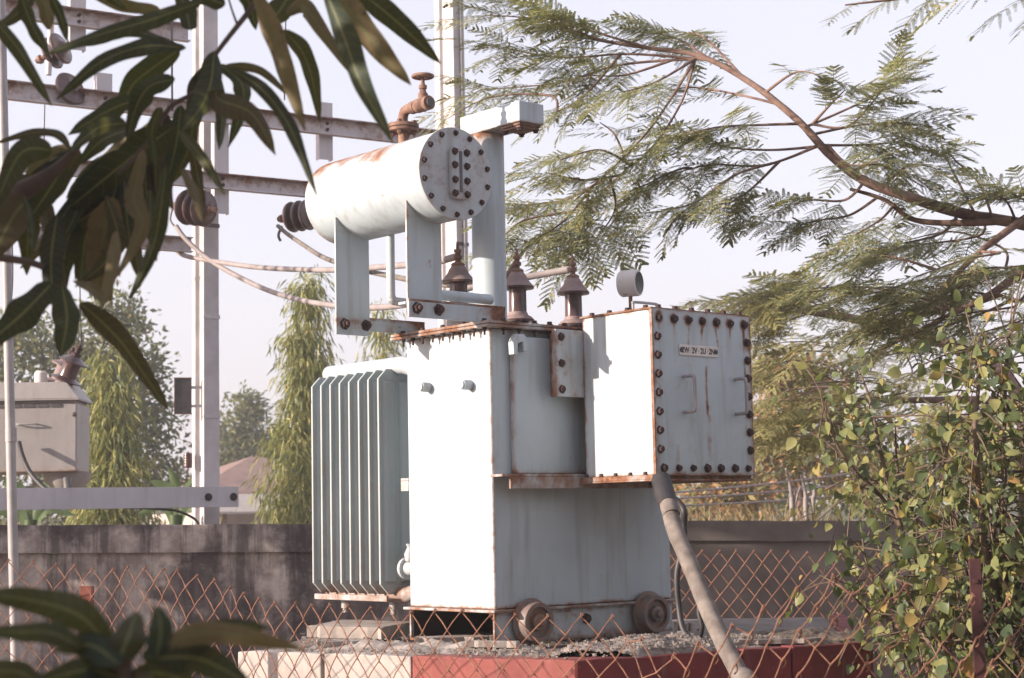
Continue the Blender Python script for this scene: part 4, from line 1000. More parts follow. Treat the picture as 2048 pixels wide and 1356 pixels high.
b = MB(); b.box(xa, xb, -0.252, 0.252, Z1 + 0.018, Z1 + 0.028); b.box(X0 + 0.004, X1 - 0.02, -0.215, 0.215, Z1 + 0.0005, Z1 + 0.0175); 
b.build('gasket', M['paint_old'], st, None, 0.001)
b = MB()
for k in range(5): xx = X0 + 0.50 + k * 0.095; b.box(xx, xx + 0.075, -0.2255, -0.2205, Z1 - 0.032, Z1 - 0.008)
b.build('vent_slot', M['dark_metal'], st)
b = MB(); b.lathe([(0.10, 0), (0.155, 0.05), (0.175, Z0 - 0.001)], ((fx(118) - oc.x), 0.0, 0), (0, 0, 1), 28); b.build('foot', M['paint_old'], st, 40)
b = MB(); b.lathe([(0.12, 0), (0.19, Z0 - 0.001)], ((fx(-70) - oc.x), 0.0, 0), (0, 0, 1), 28); b.build('foot', M['paint_old'], st, 40)
b = MB(); zz = fz(848) - oc.z; xx = fx(52) - oc.x; b.tube(smooth_path([(xx - 0.065, -0.221, zz), (xx - 0.062, -0.25, zz), (xx + 0.062, -0.25, zz), (xx + 0.065, -0.221, zz)], 4), 0.006, 8); b.build('handle', M['steel_pole'], st, 60)
b = MB(); zz = fz(830) - oc.z; xx = fx(145) - oc.x; b.lathe([(0.014, 0), (0.018, 0.02), (0.008, 0.035)], (xx, -0.221, zz), (0, -1, 0), 10); b.build('cock', M['dark_metal'], st, 40)
b = MB(); b.lathe([(0.045, 0), (0.045, 0.08), (0.03, 0.095)], (fx(66) - oc.x, -0.05, Z2 + 0.0005), (0, 0, 1), 20); b.build('filler_cap', M['ivory'], st, 40)
for k in range(6):
    b = MB(); b.lathe([(0.012, 0), (0.012, 0.02)], (fx(-120 + k * 30) - oc.x, -0.12, Z2 + 0.0005), (0, 0, 1), 6); b.build('bolt', M['ivory'], st)
def tilt_bushing(px, py, yoff, mat):
    o_ = Vector((fx(px) - oc.x, yoff, fz(py) - oc.z)); a = Vector((0.40, -0.12, 0.91)).normalized()
    r = empty('bushing', o_); r.parent = st; r.scale = (1.22, 1.22, 1.22)
    b = MB(); b.lathe([(0.055, -0.06), (0.055, 0.01), (0.046, 0.02)], (0, 0, 0), a, 18); b.build('collar', M['paint_old'], r, 40)
    b = MB(); b.lathe([(0.05, 0.02), (0.052, 0.03), (0.088, 0.034), (0.090, 0.042), (0.06, 0.052), (0.052, 0.06), (0.050, 0.135), (0.055, 0.145), (0.086, 0.150), (0.088, 0.158), (0.058, 0.170), (0.036, 0.185), (0.03, 0.19)], (0, 0, 0), a, 26); b.build('porcelain', M[mat], r, 40)
    b = MB(); b.lathe([(0.030, 0.19), (0.032, 0.205), (0.018, 0.21), (0.018, 0.23), (0.026, 0.232), (0.026, 0.246), (0.012, 0.25), (0.010, 0.275)], (0, 0, 0), a, 8); b.build('terminal_stud', M['rust'], r, 40)
tilt_bushing(88, 772, 0.10, 'porcelain_dusty'); tilt_bushing(116, 770, -0.12, 'porcelain')
cable('lead_cable', [at(38, 885, 12.2), at(46, 915, 12.1), at(64, 950, 12.0), at(100, 985, 11.9), at(138, 1004, 11.85)], 0.017, 'black', 'black cable curving down the front of the small transformer to the beam')
cable('lead_cable', [at(138, 1002, 11.85), at(160, 1010, 11.85), at(220, 1014, 11.85), at(300, 1017, 11.9), at(350, 1021, 11.95), at(385, 1035, 12.0), at(398, 1049, 12.0)], 0.009, 'black', 'thin dark cable drooping along the platform beam to the pole foot')
cable('cable_clamp', [at(134, 958, 11.9), at(137, 985, 11.85), at(140, 1010, 11.85)], 0.030, 'dark_metal', 'dark oily clamp gripping the platform beam under the small transformer', cat='clamp')

# ================================================================== HOUSE AND WIRES BEYOND THE WALL
Dh = 33.0
hA = at(372, 988, Dh); hB = at(800, 988, Dh + 2)
hs = tag(empty('house', (hA.x, hA.y, 0), math.atan2(hB.y - hA.y, hB.x - hA.x)), 'low house with faded red tin roof, seen between the pale pole and the drooping tree', 'house')
ln = math.hypot(hB.x - hA.x, hB.y - hA.y); ez_ = hA.z; rz_ = at(640, 908, Dh + 2.5).z; dp = 5.0
b = MB(); b.gridbox(0.5, ln - 0.5, 0.5, dp - 0.5, 0, ez_ - 0.35, 1.0); b.build('wall', M['house_wall'], hs)
b = MB(); b.add([(0, 0, ez_), (ln, 0, ez_), (ln, dp, ez_), (0, dp, ez_), (2.1, dp / 2, rz_), (ln - 2.1, dp / 2, rz_)], [(0, 1, 5, 4), (1, 2, 5), (2, 3, 4, 5), (3, 0, 4), (3, 2, 1, 0)])
b.build('roof', M['tin_roof'], hs, None, 0.02)
b = MB(); b.add([(-0.1, -0.12, ez_ - 0.01), (ln + 0.1, -0.12, ez_ - 0.01), (ln + 0.1, -1.0, ez_ - 0.36), (-0.1, -1.0, ez_ - 0.36), (-0.1, -0.12, ez_ - 0.05), (ln + 0.1, -0.12, ez_ - 0.05), (ln + 0.1, -1.0, ez_ - 0.40), (-0.1, -1.0, ez_ - 0.40)], [(3,2,1,0),(4,5,6,7),(0,1,5,4),(1,2,6,5),(2,3,7,6),(3,0,4,7)])
b.build('veranda_roof', M['house_wall'], hs)
for k in range(4):
    b = MB(); xx = 0.4 + k * (ln - 0.8) / 3; b.box(xx, xx + 0.12, -0.9, -0.78, 0, ez_ - 0.39); b.build('veranda_post', M['bark'], hs)
for i, (xa_, ya_, xb_, yb_, D, nm) in enumerate(((1290, 990, 1760, 940, 19.0, 'uppermost'), (1290, 1001, 1760, 962, 18.5, 'second'), (1290, 1014, 1760, 985, 18.0, 'lowest'))):
    cable('overhead_wire', [at(xa_, ya_, D), at((xa_ + xb_) / 2, (ya_ + yb_) / 2 + 4, D + 1), at(xb_, yb_, D + 2)], 0.011, 'cable_pale', '%s of three pale wires strung low beyond the brown wall' % nm, cat='wire')
# ================================================================== VEGETATION
def unit(a): return a / np.maximum(np.linalg.norm(a, axis=-1, keepdims=True), 1e-9)
def rand_unit(n): return unit(RNG.normal(size=(n, 3)))
def scatter(centres, dirs, length, width, tmpl, faces, droop=0.0, face_up=0.0):
    """copies a small leaf outline (along, across, lift) to every centre"""
    n = len(centres); d = unit(dirs); r = rand_unit(n); r[:, 2] += face_up; s = unit(np.cross(d, r)); u = np.cross(s, d)
    length = np.broadcast_to(length, (n,)); width = np.broadcast_to(width, (n,))
    t = np.asarray(tmpl); k = len(t)
    V = centres[:, None, :] + d[:, None, :] * (t[None, :, 0, None] * length[:, None, None]) + s[:, None, :] * (t[None, :, 1, None] * width[:, None, None]) + u[:, None, :] * (t[None, :, 2, None] * width[:, None, None])
    V[:, :, 2] -= droop * (t[None, :, 0] ** 2) * length[:, None]
    Q = (np.asarray(faces)[None] + (np.arange(n) * k)[:, None, None]).reshape(-1, len(faces[0]))
    return V.reshape(-1, 3), Q
DIAMOND = ([(0, 0, 0), (0.45, -0.5, 0.12), (1, 0, 0), (0.45, 0.5, 0.12)], [(0, 1, 2, 3)])
STRIP = ([(0, -0.15, 0), (0, 0.15, 0), (0.4, -0.5, 0.1), (0.4, 0.5, 0.1), (1, -0.06, 0), (1, 0.06, 0)], [(0, 2, 3, 1), (2, 4, 5, 3)])
OVATE = ([(0, 0, 0), (0.35, 0, 0.0), (0.72, 0, 0.02), (1.06, 0, -0.06), (0.16, 0.36, 0.13), (0.40, 0.5, 0.17), (0.74, 0.34, 0.10), (0.16, -0.36, 0.13), (0.40, -0.5, 0.17), (0.74, -0.34, 0.10)],
         [(0, 1, 5, 4), (1, 2, 6, 5), (2, 3, 3, 6), (1, 0, 7, 8), (2, 1, 8, 9), (3, 2, 9, 3)])
OVATE_T = (OVATE[0], [(0, 1, 4), (1, 5, 4), (1, 2, 5), (2, 6, 5), (2, 3, 6), (1, 0, 7), (8, 1, 7), (2, 1, 8), (9, 2, 8), (3, 2, 9)])

# ---------------------------------------------------------------- mango
class Leaves:
    def __init__(s): s.V = []; s.Q = []; s.U = []
    def leaf(s, pts, W, roll=0.0, fold=0.25, wav=0.06, facing=None):
        P = smooth_path(pts, max(4, 20 // (len(pts) - 1))); n = len(P); base = len(s.V); ph = random.uniform(0, 6)
        for i, p in enumerate(P):
            t = i / (n - 1); tg_ = (P[min(i+1, n-1)] - P[max(i-1, 0)]).normalized()
            view = (p - EYEP).normalized() if facing is None else facing
            sd = tg_.cross(view); sd = sd.normalized() if sd.length > 1e-5 else Vector((1, 0, 0)); nr = sd.cross(tg_).normalized()
            c, q = math.cos(roll + 0.25 * math.sin(ph + t * 3)), math.sin(roll + 0.25 * math.sin(ph + t * 3))
            sd, nr = sd * c + nr * q, nr * c - sd * q
            w = W * 0.5 * (math.sin(math.pi * min(1, t ** 0.85)) ** 0.80) * (1 - 0.22 * t) + 0.0012
            if t > 0.86: w = min(w, W * 0.5 * ((1 - t) / 0.14) ** 1.3 * 0.40 + 0.0008)
            wv = 1 + wav * math.sin(ph + t * 17)
            for (k, lift) in ((-1, fold), (-0.5, fold * 0.35), (0, 0), (0.5, fold * 0.35), (1, fold)):
                v = p + sd * (k * w * wv) + nr * (lift * w + 0.16 * abs(k) * w * math.sin(ph * 2 + t * 15 + k * 1.3)); s.V.append((v.x, v.y, v.z)); s.U.append((k, t, 0))
        for i in range(n - 1):
            for k in range(4): a = base + i * 5 + k; s.Q.append((a, a + 1, a + 6, a + 5))
    def build(s, name, mat, parent):
        o = np_mesh(name, s.V, s.Q, mat, parent, True); a = o.data.attributes.new('leafuv', 'FLOAT_VECTOR', 'POINT'); a.data.foreach_set('vector', np.array(s.U, dtype=np.float32).ravel()); return o

TRK = Vector((-2.55, 2.75, 0))
mg = tag(empty('mango_tree', TRK), 'mango tree whose long drooping leaves hang in shade across the upper left of the view', 'tree')
def rl(p): return Vector(p) - TRK
LV = Leaves(); DM = 3.2
def ml(path, w, D=DM, D1=None, roll=0.0):
    D1 = D if D1 is None else D1; n = len(path)
    pts = [rl(at(px, py, D + (D1 - D) * i / (n - 1))) for i, (px, py) in enumerate(path)]
    ev = EYEP - TRK
    f_ = (pts[n // 2] - ev).normalized()
    LV.leaf(pts, w * 0.86 * D / F, roll + random.uniform(-0.45, 0.45), facing=f_, fold=random.uniform(0.12, 0.45), wav=random.uniform(0.04, 0.12))
L_ = [
 ([(-14, 36), (45, 110), (104, 212)], 40, 3.0), ([(40, -14), (66, 55), (98, 108)], 34, 3.1), ([(98, -20), (122, 35), (134, 84)], 24, 3.0), ([(192, -28), (222, -4), (254, 20)], 26, 3.1),
 ([(405, 2), (300, 40), (190, 72), (88, 110)], 46, 3.0), ([(352, 86), (262, 62), (205, 78), (172, 92)], 26, 3.2), ([(372, 96), (290, 92), (200, 125), (112, 200)], 52, 3.05), ([(360, 98), (300, 140), (262, 175), (232, 245)], 66, 3.3),
 ([(300, 190), (220, 220), (136, 270)], 42, 3.25), ([(350, 158), (300, 172), (272, 215), (254, 285)], 56, 3.15), ([(252, 246), (196, 256), (138, 304)], 42, 3.15), ([(262, 258), (205, 280), (155, 330)], 46, 3.2),
 ([(428, 102), (422, 165), (402, 215), (362, 262)], 66, 3.1), ([(432, 180), (440, 200), (505, 228), (551, 310)], 70, 3.05), ([(438, 128), (482, 165), (485, 215), (456, 296)], 46, 3.3), ([(452, 130), (520, 142), (578, 192)], 20, 3.2),
 ([(450, 132), (520, 175), (572, 240), (604, 310), (634, 392)], 34, 3.0), ([(506, -24), (540, 60), (572, 150), (610, 262)], 58, 3.05), ([(566, 60), (602, 100), (625, 160), (640, 244)], 46, 3.2), ([(572, 30), (606, 12), (642, 60), (706, 154)], 40, 3.25),
 ([(646, -30), (690, 80), (722, 168), (786, 286)], 66, 2.95), ([(668, -28), (732, 68), (822, 170)], 68, 3.1), ([(712, -22), (790, 40), (882, 128)], 60, 3.15), ([(590, -30), (560, 20), (530, 60)], 60, 3.3), ([(480, -30), (500, 10), (512, 60)], 40, 3.3),
 ([(345, 255), (250, 325), (102, 446)], 84, 3.2), ([(300, 280), (235, 370), (170, 440)], 66, 3.35), ([(225, 395), (205, 480), (190, 600)], 84, 3.2), ([(212, 392), (236, 475), (205, 530), (150, 574)], 46, 3.1), ([(232, 462), (222, 540), (202, 620)], 32, 3.05),
 ([(288, 300), (268, 395), (284, 455), (228, 562)], 46, 3.15), ([(332, 330), (318, 440), (300, 510), (258, 600)], 44, 3.05), ([(362, 210), (352, 290), (330, 376)], 42, 3.3), ([(388, 240), (376, 300), (346, 366)], 38, 3.25), ([(358, 262), (402, 312), (450, 390)], 26, 3.1),
 ([(382, 282), (394, 345), (410, 418)], 28, 3.2), ([(364, 338), (390, 385), (404, 444)], 24, 3.05), ([(322, 214), (304, 262), (312, 338)], 28, 3.0), ([(142, 300), (112, 266), (52, 268), (-12, 288)], 24, 3.1), ([(104, 300), (40, 308), (-16, 428)], 70, 3.0),
 ([(52, 400), (22, 440), (-24, 530)], 88, 3.05), ([(48, 392), (62, 440), (66, 508)], 18, 3.0), ([(130, 330), (92, 390), (50, 450)], 66, 3.25), ([(160, 300), (112, 380), (78, 430)], 40, 3.3), ([(104, 566), (40, 632), (-36, 696)], 78, 2.95), ([(124, 572), (134, 640), (120, 714)], 66, 3.05),
 ([(160, 606), (240, 682), (338, 822)], 64, 3.0), ([(215, 604), (188, 580), (146, 562)], 28, 3.1), ([(114, 430), (102, 520), (108, 620)], 64, 3.2), ([(150, 440), (130, 500), (120, 600)], 60, 3.3), ([(270, 330), (215, 400), (120, 470)], 70, 3.4), ([(330, 240), (250, 300), (150, 360)], 60, 3.4), ([(250, 400), (190, 450), (150, 560)], 60, 3.4),
 ([(72, -20), (30, 30), (-20, 60)], 36, 3.2), ([(380, 60), (372, 20), (350, -30)], 50, 3.2), ([(450, 10), (400, -10), (330, -30)], 46, 3.1), ([(300, 380), (300, 430), (288, 470)], 24, 3.3), ([(426, 130), (445, 220), (438, 300)], 36, 3.4), ([(340, 300), (330, 360), (346, 420)], 30, 3.35),
 ([(320, 20), (240, 10), (160, -25)], 34, 3.3), ([(100, 60), (90, 10), (60, -40)], 40, 3.3),
]
random.seed(77)
for k in range(34):         # inner leaves that close the middle of the spray
    hx, hy = random.choice(((150, 300), (250, 320), (330, 225), (250, 300), (80, 360), (290, 300), (420, 130), (200, 400)))
    a = random.uniform(1.2, 3.0); ln = random.uniform(130, 230); x1 = hx + ln * math.cos(a) * 0.8; y1 = hy + ln * math.sin(a) + 40
    if hx > 400: ln *= 0.7; x1 = hx - 40 + random.uniform(-30, 30); y1 = hy + ln
    L_.append(([(hx, hy), ((hx + x1) / 2 - 8, (hy + y1) / 2 - 14), (x1, y1)], random.uniform(34, 62), 3.35))
for it in L_: ml(it[0], it[1], it[2], it[2] + random.uniform(-0.12, 0.12))
# limbs and twigs
def wpath(px): return [rl(at(x, y, D)) for x, y, D in px]
lim0 = rl((-1.15, 2.9, 3.15))
b = MB()
b.tube(smooth_path([Vector((0, 0, 0)), Vector((0.03, 0.02, 0.8)), Vector((-0.02, 0.0, 1.6)), Vector((0.1, 0, 2.2))], 6), [0.16 - 0.0028 * i for i in range(19)], 12)
b.build('trunk', M['bark_mango'], mg, 60)
def limb(pts, r0, r1, n=6):
    b = MB(); pp = smooth_path(pts, n); b.tube(pp, [r0 + (r1 - r0) * i / (len(pp) - 1) for i in range(len(pp))], 9); return b.build('branch', M['bark_mango'], mg, 60)
limb([Vector((0.08, 0, 2.0)), Vector((0.6, 0.05, 2.55)), rl((-1.2, 2.9, 2.95)), rl((-0.75, 3.05, 2.85)), rl(at(620, -90, 3.2))], 0.075, 0.007)
limb([rl(at(620, -90, 3.2)), rl(at(545, -40, 3.2)), rl(at(500, 20, 3.2)), rl(at(462, 68, 3.2)), rl(at(428, 112, 3.2))], 0.0065, 0.0045)
limb([rl(at(474, 48, 3.2)), rl(at(464, 20, 3.2)), rl(at(455, -10, 3.2))], 0.0025, 0.0016)
limb([rl(at(428, 112, 3.2)), rl(at(395, 180, 3.22)), rl(at(340, 215, 3.22)), rl(at(290, 290, 3.22)), rl(at(235, 350, 3.22))], 0.0055, 0.004)
limb([Vector((0.08, 0, 1.95)), Vector((0.7, 0.1, 2.3)), rl((-1.2, 3.0, 2.3)), rl(at(-60, 440, 3.2)), rl(at(30, 390, 3.2)), rl(at(105, 345, 3.2)), rl(at(160, 290, 3.2))], 0.055, 0.0045)
limb([rl(at(-80, 500, 3.15)), rl(at(0, 515, 3.15)), rl(at(60, 525, 3.15)), rl(at(95, 540, 3.15)), rl(at(120, 572, 3.15))], 0.0085, 0.005)
limb([rl((-1.2, 3.0, 2.3)), rl(at(-180, 490, 3.15)), rl(at(-80, 500, 3.15))], 0.02, 0.0085)
limb([rl((-1.2, 2.9, 2.95)), rl(at(-60, -80, 3.1)), rl(at(60, -40, 3.1))], 0.03, 0.006)
# the crown that continues out of the frame to the left and overhead
def off_whorl(c, n, ln=0.22):
    for k in range(n):
        a = random.uniform(0, 2 * math.pi); d = Vector((math.cos(a), math.sin(a), random.uniform(-0.9, 0.25))).normalized()
        l_ = ln * random.uniform(0.7, 1.2); p = Vector(c)
        LV.leaf([p, p + d * l_ * 0.5, p + d * l_ + Vector((0, 0, -0.06))], random.uniform(0.042, 0.062), random.uniform(-0.6, 0.6), facing=Vector((0, 0, -1)))
for k in range(105):
    c = Vector((random.gauss(-2.2, 0.40), random.gauss(2.5, 0.38), random.uniform(1.65, 3.45)))
    if c.x > -0.40 * c.y - 0.18: continue
    off_whorl(rl(c), 11)
    limb([Vector((0.35, 0.02, 2.25)), (Vector((0.35, 0.02, 2.25)) + rl(c)) / 2 + Vector((0, 0, 0.12)), rl(c)], 0.012, 0.004, 4)
for k in range(70):        # overhead, above the frame
    c = Vector((random.uniform(-2.0, 0.7), random.uniform(1.6, 4.2), random.uniform(3.0, 3.9)))
    if c.z < 1.5 + 0.36 * c.y: continue
    off_whorl(rl(c), 10, 0.25)
for k in range(100):        # unseen low leaves added to shade the young plant from the left
    c = Vector((random.uniform(-2.3, -1.25), random.uniform(1.05, 1.95), random.uniform(1.2, 2.0)))
    if c.x > -0.42 * c.y - 0.4: continue
    off_whorl(rl(c), 10, 0.22)
limb([Vector((0.08, 0, 2.1)), rl((-1.6, 2.9, 3.1)), rl((-0.8, 3.0, 3.45)), rl((0.2, 3.0, 3.6))], 0.06, 0.01)
LV.build('crown', M['mango_leaf'], mg)

# young mango at the bottom left, nearer than everything
q = at(245, 1345, 1.95); SP = Vector((q.x, q.y, 0)); DS = 1.95
ms = tag(empty('mango_sapling', SP), 'young mango plant with dark spreading leaves, blurred at the bottom left corner', 'plant')
LV2 = Leaves(); LVm = LV
def sl(path, w, D=DS, roll=0.0):
    pts = [at(px, py, D + random.uniform(-0.03, 0.03)) - SP for px, py in path]; f_ = (pts[len(pts) // 2] - (EYEP - SP)).normalized()
    LV2.leaf(pts, w * D / F, roll, facing=f_, fold=0.2)
for a in (([(232, 1330), (170, 1238), (60, 1200), (-40, 1190)], 66), ([(190, 1312), (110, 1268), (40, 1264), (-40, 1262)], 44), ([(238, 1318), (258, 1270), (272, 1222)], 74), ([(312, 1318), (322, 1260), (312, 1212)], 50), ([(300, 1300), (400, 1266), (500, 1276), (612, 1300)], 44),
          ([(400, 1275), (455, 1250), (540, 1256)], 28), ([(300, 1318), (400, 1318), (505, 1372)], 66), ([(250, 1360), (170, 1340), (60, 1372)], 56), ([(260, 1352), (330, 1348), (400, 1380)], 60), ([(-30, 1345), (40, 1345), (90, 1380)], 46), ([(230, 1340), (180, 1370), (150, 1420)], 50), ([(270, 1345), (300, 1390), (320, 1440)], 50), ([(240, 1330), (180, 1290), (110, 1300)], 60), ([(285, 1318), (350, 1290), (420, 1300)], 44)):
    sl(*a)
LV2.build('leaves', M['mango_leaf'], ms)
b = MB(); b.tube(smooth_path([Vector((0, 0, 0)), Vector((0.02, 0, 0.5)), at(252, 1440, DS) - SP, at(245, 1345, DS) - SP, at(262, 1310, DS) - SP], 6), [0.014, 0.0138, 0.0135, 0.013, 0.0125, 0.012] + [0.011 - 0.0003 * i for i in range(19)], 10); b.build('stem', M['bark_mango'], ms, 60)

# ---------------------------------------------------------------- feathery tree on the right
def frond_variant(seed):
    r = random.Random(seed); V_ = []; Q_ = []
    def quad(a, b_, c, d): n = len(V_); V_.extend([a, b_, c, d]); Q_.append((n, n + 1, n + 2, n + 3))
    nP = r.randint(9, 13); L1 = 1.0; dr = r.uniform(0.10, 0.28)
    def rach(t): return np.array([t, 0.03 * math.sin(t * 3), -dr * t * t])
    for i in range(8):
        a, c = rach(i / 8), rach((i + 1) / 8); w = np.array([0, 0.006, 0])
        quad(a - w, a + w, c + w, c - w)
    for i in range(nP):
        t = 0.12 + 0.86 * i / (nP - 1); p = rach(t); pl_n = 0.30 * (math.sin(math.pi * (0.12 + 0.80 * t)) ** 0.7) * r.uniform(0.85, 1.1)
        for sd in (-1, 1):
            an = math.radians(r.uniform(52, 68)) * (1 - 0.35 * t); d = np.array([math.cos(an), sd * math.sin(an), r.uniform(-0.35, 0.05)]); d /= np.linalg.norm(d)
            nr = np.cross(d, [0, 0, 1.0]); nr /= np.linalg.norm(nr); m = 10
            tilt = np.array([0, 0, 1.0]) * r.uniform(-0.3, 0.3)
            for k in range(m):
                s = (k + 0.6) / m; c = p + d * pl_n * s + np.array([0, 0, -0.10 * pl_n * s * s]); ll = 0.027 * (1 - 0.5 * s * s) * r.uniform(0.7, 1.15); w = d * 0.0125
                for q in (-1, 1):
                    e = c + (nr * q + d * 0.55 + tilt * q) * ll
                    quad(c - w * 0.8, c + w * 0.8, e + w * 0.8, e - w * 0.6)
    return np.array(V_), np.array(Q_)
FR = [frond_variant(s) for s in range(7)]
class Fronds:
    def __init__(s): s.V = []; s.Q = []; s.n = 0
    def add(s, p, d, up_, L1):
        V_, Q_ = FR[random.randrange(len(FR))]; d = np.array(Vector(d).normalized()); u = np.array(up_); y = np.cross(u, d); y /= max(1e-6, np.linalg.norm(y)); u = np.cross(d, y)
        W = np.array(p)[None] + (V_[:, 0:1] * d + V_[:, 1:2] * y + V_[:, 2:3] * u) * L1
        s.V.append(W); s.Q.append(Q_ + s.n); s.n += len(V_)
    def build(s, name, mat, parent): return np_mesh(name, np.concatenate(s.V), np.concatenate(s.Q), mat, parent)
def feathery(name, root, label, limbs, twigs, seed, fl=(0.30, 0.52), dens=1.0, mat='feather_leaf'):
    random.seed(seed); R0 = Vector((root.x, root.y, 0)); e = tag(empty(name, R0), label, 'tree'); FS = Fronds()
    for pts, r0, r1 in limbs:
        pp = smooth_path([Vector(p) - R0 for p in pts], 8); b = MB(); b.tube(pp, [(r0 + (r1 - r0) * i / (len(pp) - 1)) * (1 + 0.10 * mnoise.noise(Vector((i * 0.6, r0 * 50, 0)))) for i in range(len(pp))], 10); b.build('branch', M['bark'], e, 60)
    tw = MB()
    LS = [q for pts, r0, r1 in limbs for q in smooth_path([Vector(p) - R0 for p in pts], 10)]
    for pts, nf, ln in twigs:
        pts = [Vector(p) - R0 for p in pts]; near = min(LS, key=lambda q: (q - pts[0]).length)
        if (near - pts[0]).length < 0.55: pts = [near] + ([pts[0].lerp(near, 0.4)] if (near - pts[0]).length > 0.15 else []) + pts[1:]
        pp = smooth_path(pts, 8); LS += pp[2:]; n = len(pp); tw.tube(pp, [0.0085 - 0.0060 * i / (n - 1) for i in range(n)], 6)
        td = (pp[-1] - pp[0]).normalized()
        for k in range(int(nf * dens)):
            t = 0.33 + 0.69 * (k + random.random()) / (nf * dens); t = min(t, 1.0); i = min(n - 2, int(t * (n - 1))); p = pp[i].lerp(pp[i + 1], t * (n - 1) - i)
            sd = -1 if k % 2 else 1
            tg_ = (pp[i + 1] - pp[i]).normalized(); lat = tg_.cross(Vector((0, 0, 1))); lat = lat.normalized() if lat.length > 0.1 else Vector((0, 1, 0))
            d = tg_ * random.uniform(0.35, 1.0) + lat * sd * random.uniform(0.25, 1.0) + Vector((random.uniform(-0.1, 0.1), 0, random.uniform(-0.30, 0.22)))
            FS.add(p, d, (random.uniform(-0.75, 0.25), random.uniform(-0.80, 0.15), 1.0), random.uniform(*fl) * ln)
    tw.build('twig', M['bark'], e, 60); FS.build('crown', M[mat], e)
    return e
def px3(lst, D0): return [at(x, y, D0 + (dd[0] if dd else 0)) for x, y, *dd in lst]
FD = 8.6
main = px3([(2420, 640, 0.3), (2200, 500, 0.2), (2060, 452), (1930, 428), (1820, 395, -0.1), (1730, 362, -0.1), (1660, 310, -0.1), (1595, 240, -0.1), (1500, 165), (1400, 112, 0.1), (1290, 95, 0.2), (1190, 78, 0.3), (1090, 48, 0.4)], FD)
tro = at(2420, 640, FD + 0.3)
limbs = [([(tro.x + 0.35, tro.y + 0.1, 0), (tro.x + 0.25, tro.y + 0.1, 1.2), (tro.x + 0.12, tro.y + 0.05, 2.0), tro], 0.12, 0.075), (main, 0.036, 0.006),
         (px3([(2020, 440), (1940, 446), (1830, 440), (1770, 400), (1700, 378)], FD - 0.05), 0.020, 0.008),
         (px3([(2200, 520), (2060, 540, .2), (1980, 590, .2), (1880, 640, .2), (1760, 700, .2)], FD), 0.035, 0.006),
         (px3([(2200, 500), (2100, 420), (1990, 480, -.2), (1900, 560, -.3), (1860, 600, -.3)], FD), 0.028, 0.006)]
twl = [
 ([(1190, 78), (1080, 40), (970, 30)], 12, 1.0), ([(1290, 95), (1180, 60), (1060, 10)], 12, 1.0), ([(1400, 112), (1260, 108), (1120, 115), (1010, 95)], 16, 1.0), ([(1390, 118), (1240, 130), (1120, 165), (960, 180)], 11, 0.9), ([(1400, 110), (1360, 80), (1290, 62)], 9, 0.9), ([(1480, 150), (1400, 70), (1340, 78)], 8, 0.9),
 ([(1380, 130), (1310, 165), (1240, 185)], 6, 0.9), ([(1240, 128), (1170, 190), (1110, 225)], 6, 0.8), ([(1090, 170), (980, 195), (890, 240)], 8, 0.8), ([(1340, 120), (1250, 150), (1170, 150)], 8, 1.0), 
 ([(1560, 205), (1480, 190), (1390, 175), (1340, 180)], 7, 0.85), ([(1530, 185), (1590, 145), (1640, 150)], 4, 0.8), ([(1610, 255), (1690, 220), (1750, 190), (1770, 150)], 7, 0.95), ([(1610, 255), (1700, 250), (1780, 160)], 6, 0.9), ([(1625, 270), (1720, 250), (1800, 245)], 9, 0.95), ([(1640, 290), (1720, 290), (1790, 285)], 9, 0.9), ([(1650, 300), (1700, 330), (1760, 320)], 7, 0.9), ([(1620, 265), (1660, 210), (1690, 180)], 6, 0.8),
 ([(1600, 250), (1520, 250), (1430, 255), (1330, 280)], 13, 0.95), ([(1640, 295), (1540, 300), (1440, 290), (1370, 250)], 12, 0.9), ([(1640, 300), (1530, 330), (1420, 330), (1340, 350)], 13, 0.9), ([(1530, 300), (1470, 350), (1400, 400), (1340, 420)], 10, 0.95), ([(1560, 320), (1500, 380), (1450, 410)], 8, 0.9),
 ([(1380, 120), (1340, 200), (1290, 270), (1210, 350), (1150, 400)], 5, 0.9), ([(1395, 125), (1360, 210), (1300, 300), (1240, 350), (1170, 420)], 7, 0.9), ([(1240, 350), (1170, 360), (1090, 345)], 8, 0.9), ([(1260, 330), (1200, 300), (1120, 320)], 8, 0.9), ([(1200, 380), (1130, 400), (1040, 410)], 11, 0.95), ([(1180, 400), (1130, 440), (1070, 480)], 10, 0.9), ([(1190, 390), (1170, 440), (1150, 500)], 8, 0.9), ([(1230, 360), (1230, 420), (1190, 480)], 7, 0.9), ([(1340, 340), (1290, 370), (1240, 390)], 8, 0.9), ([(1110, 420), (1050, 440), (1010, 470)], 7, 0.8), ([(1260, 320), (1230, 270), (1200, 245)], 4, 0.8),
 ([(1730, 365), (1690, 400), (1620, 400), (1580, 410)], 7, 0.9), ([(1760, 385), (1700, 430), (1640, 440), (1600, 450)], 8, 0.9), ([(1800, 400), (1760, 440), (1710, 470)], 7, 0.9), ([(1700, 340), (1760, 330), (1850, 375)], 5, 0.9), ([(1760, 370), (1820, 330), (1880, 340)], 4, 0.8), ([(1960, 430), (1920, 370), (1890, 310), (1876, 262)], 5, 0.7), ([(1990, 440), (1960, 370), (1910, 320), (1890, 300)], 6, 0.8), ([(2040, 450), (2010, 400), (1960, 385)], 8, 0.9), ([(2100, 470), (2060, 410), (2020, 385)], 8, 1.0),
]
twigs = []
random.seed(5)
for ps, nf, ln in twl:
    dd = random.uniform(-0.45, 0.45); n = len(ps)
    twigs.append(([at(x, y, FD + dd * (i / (n - 1)) + (0.1 if x < 1400 else -0.05)) for i, (x, y) in enumerate(ps)], nf, ln))
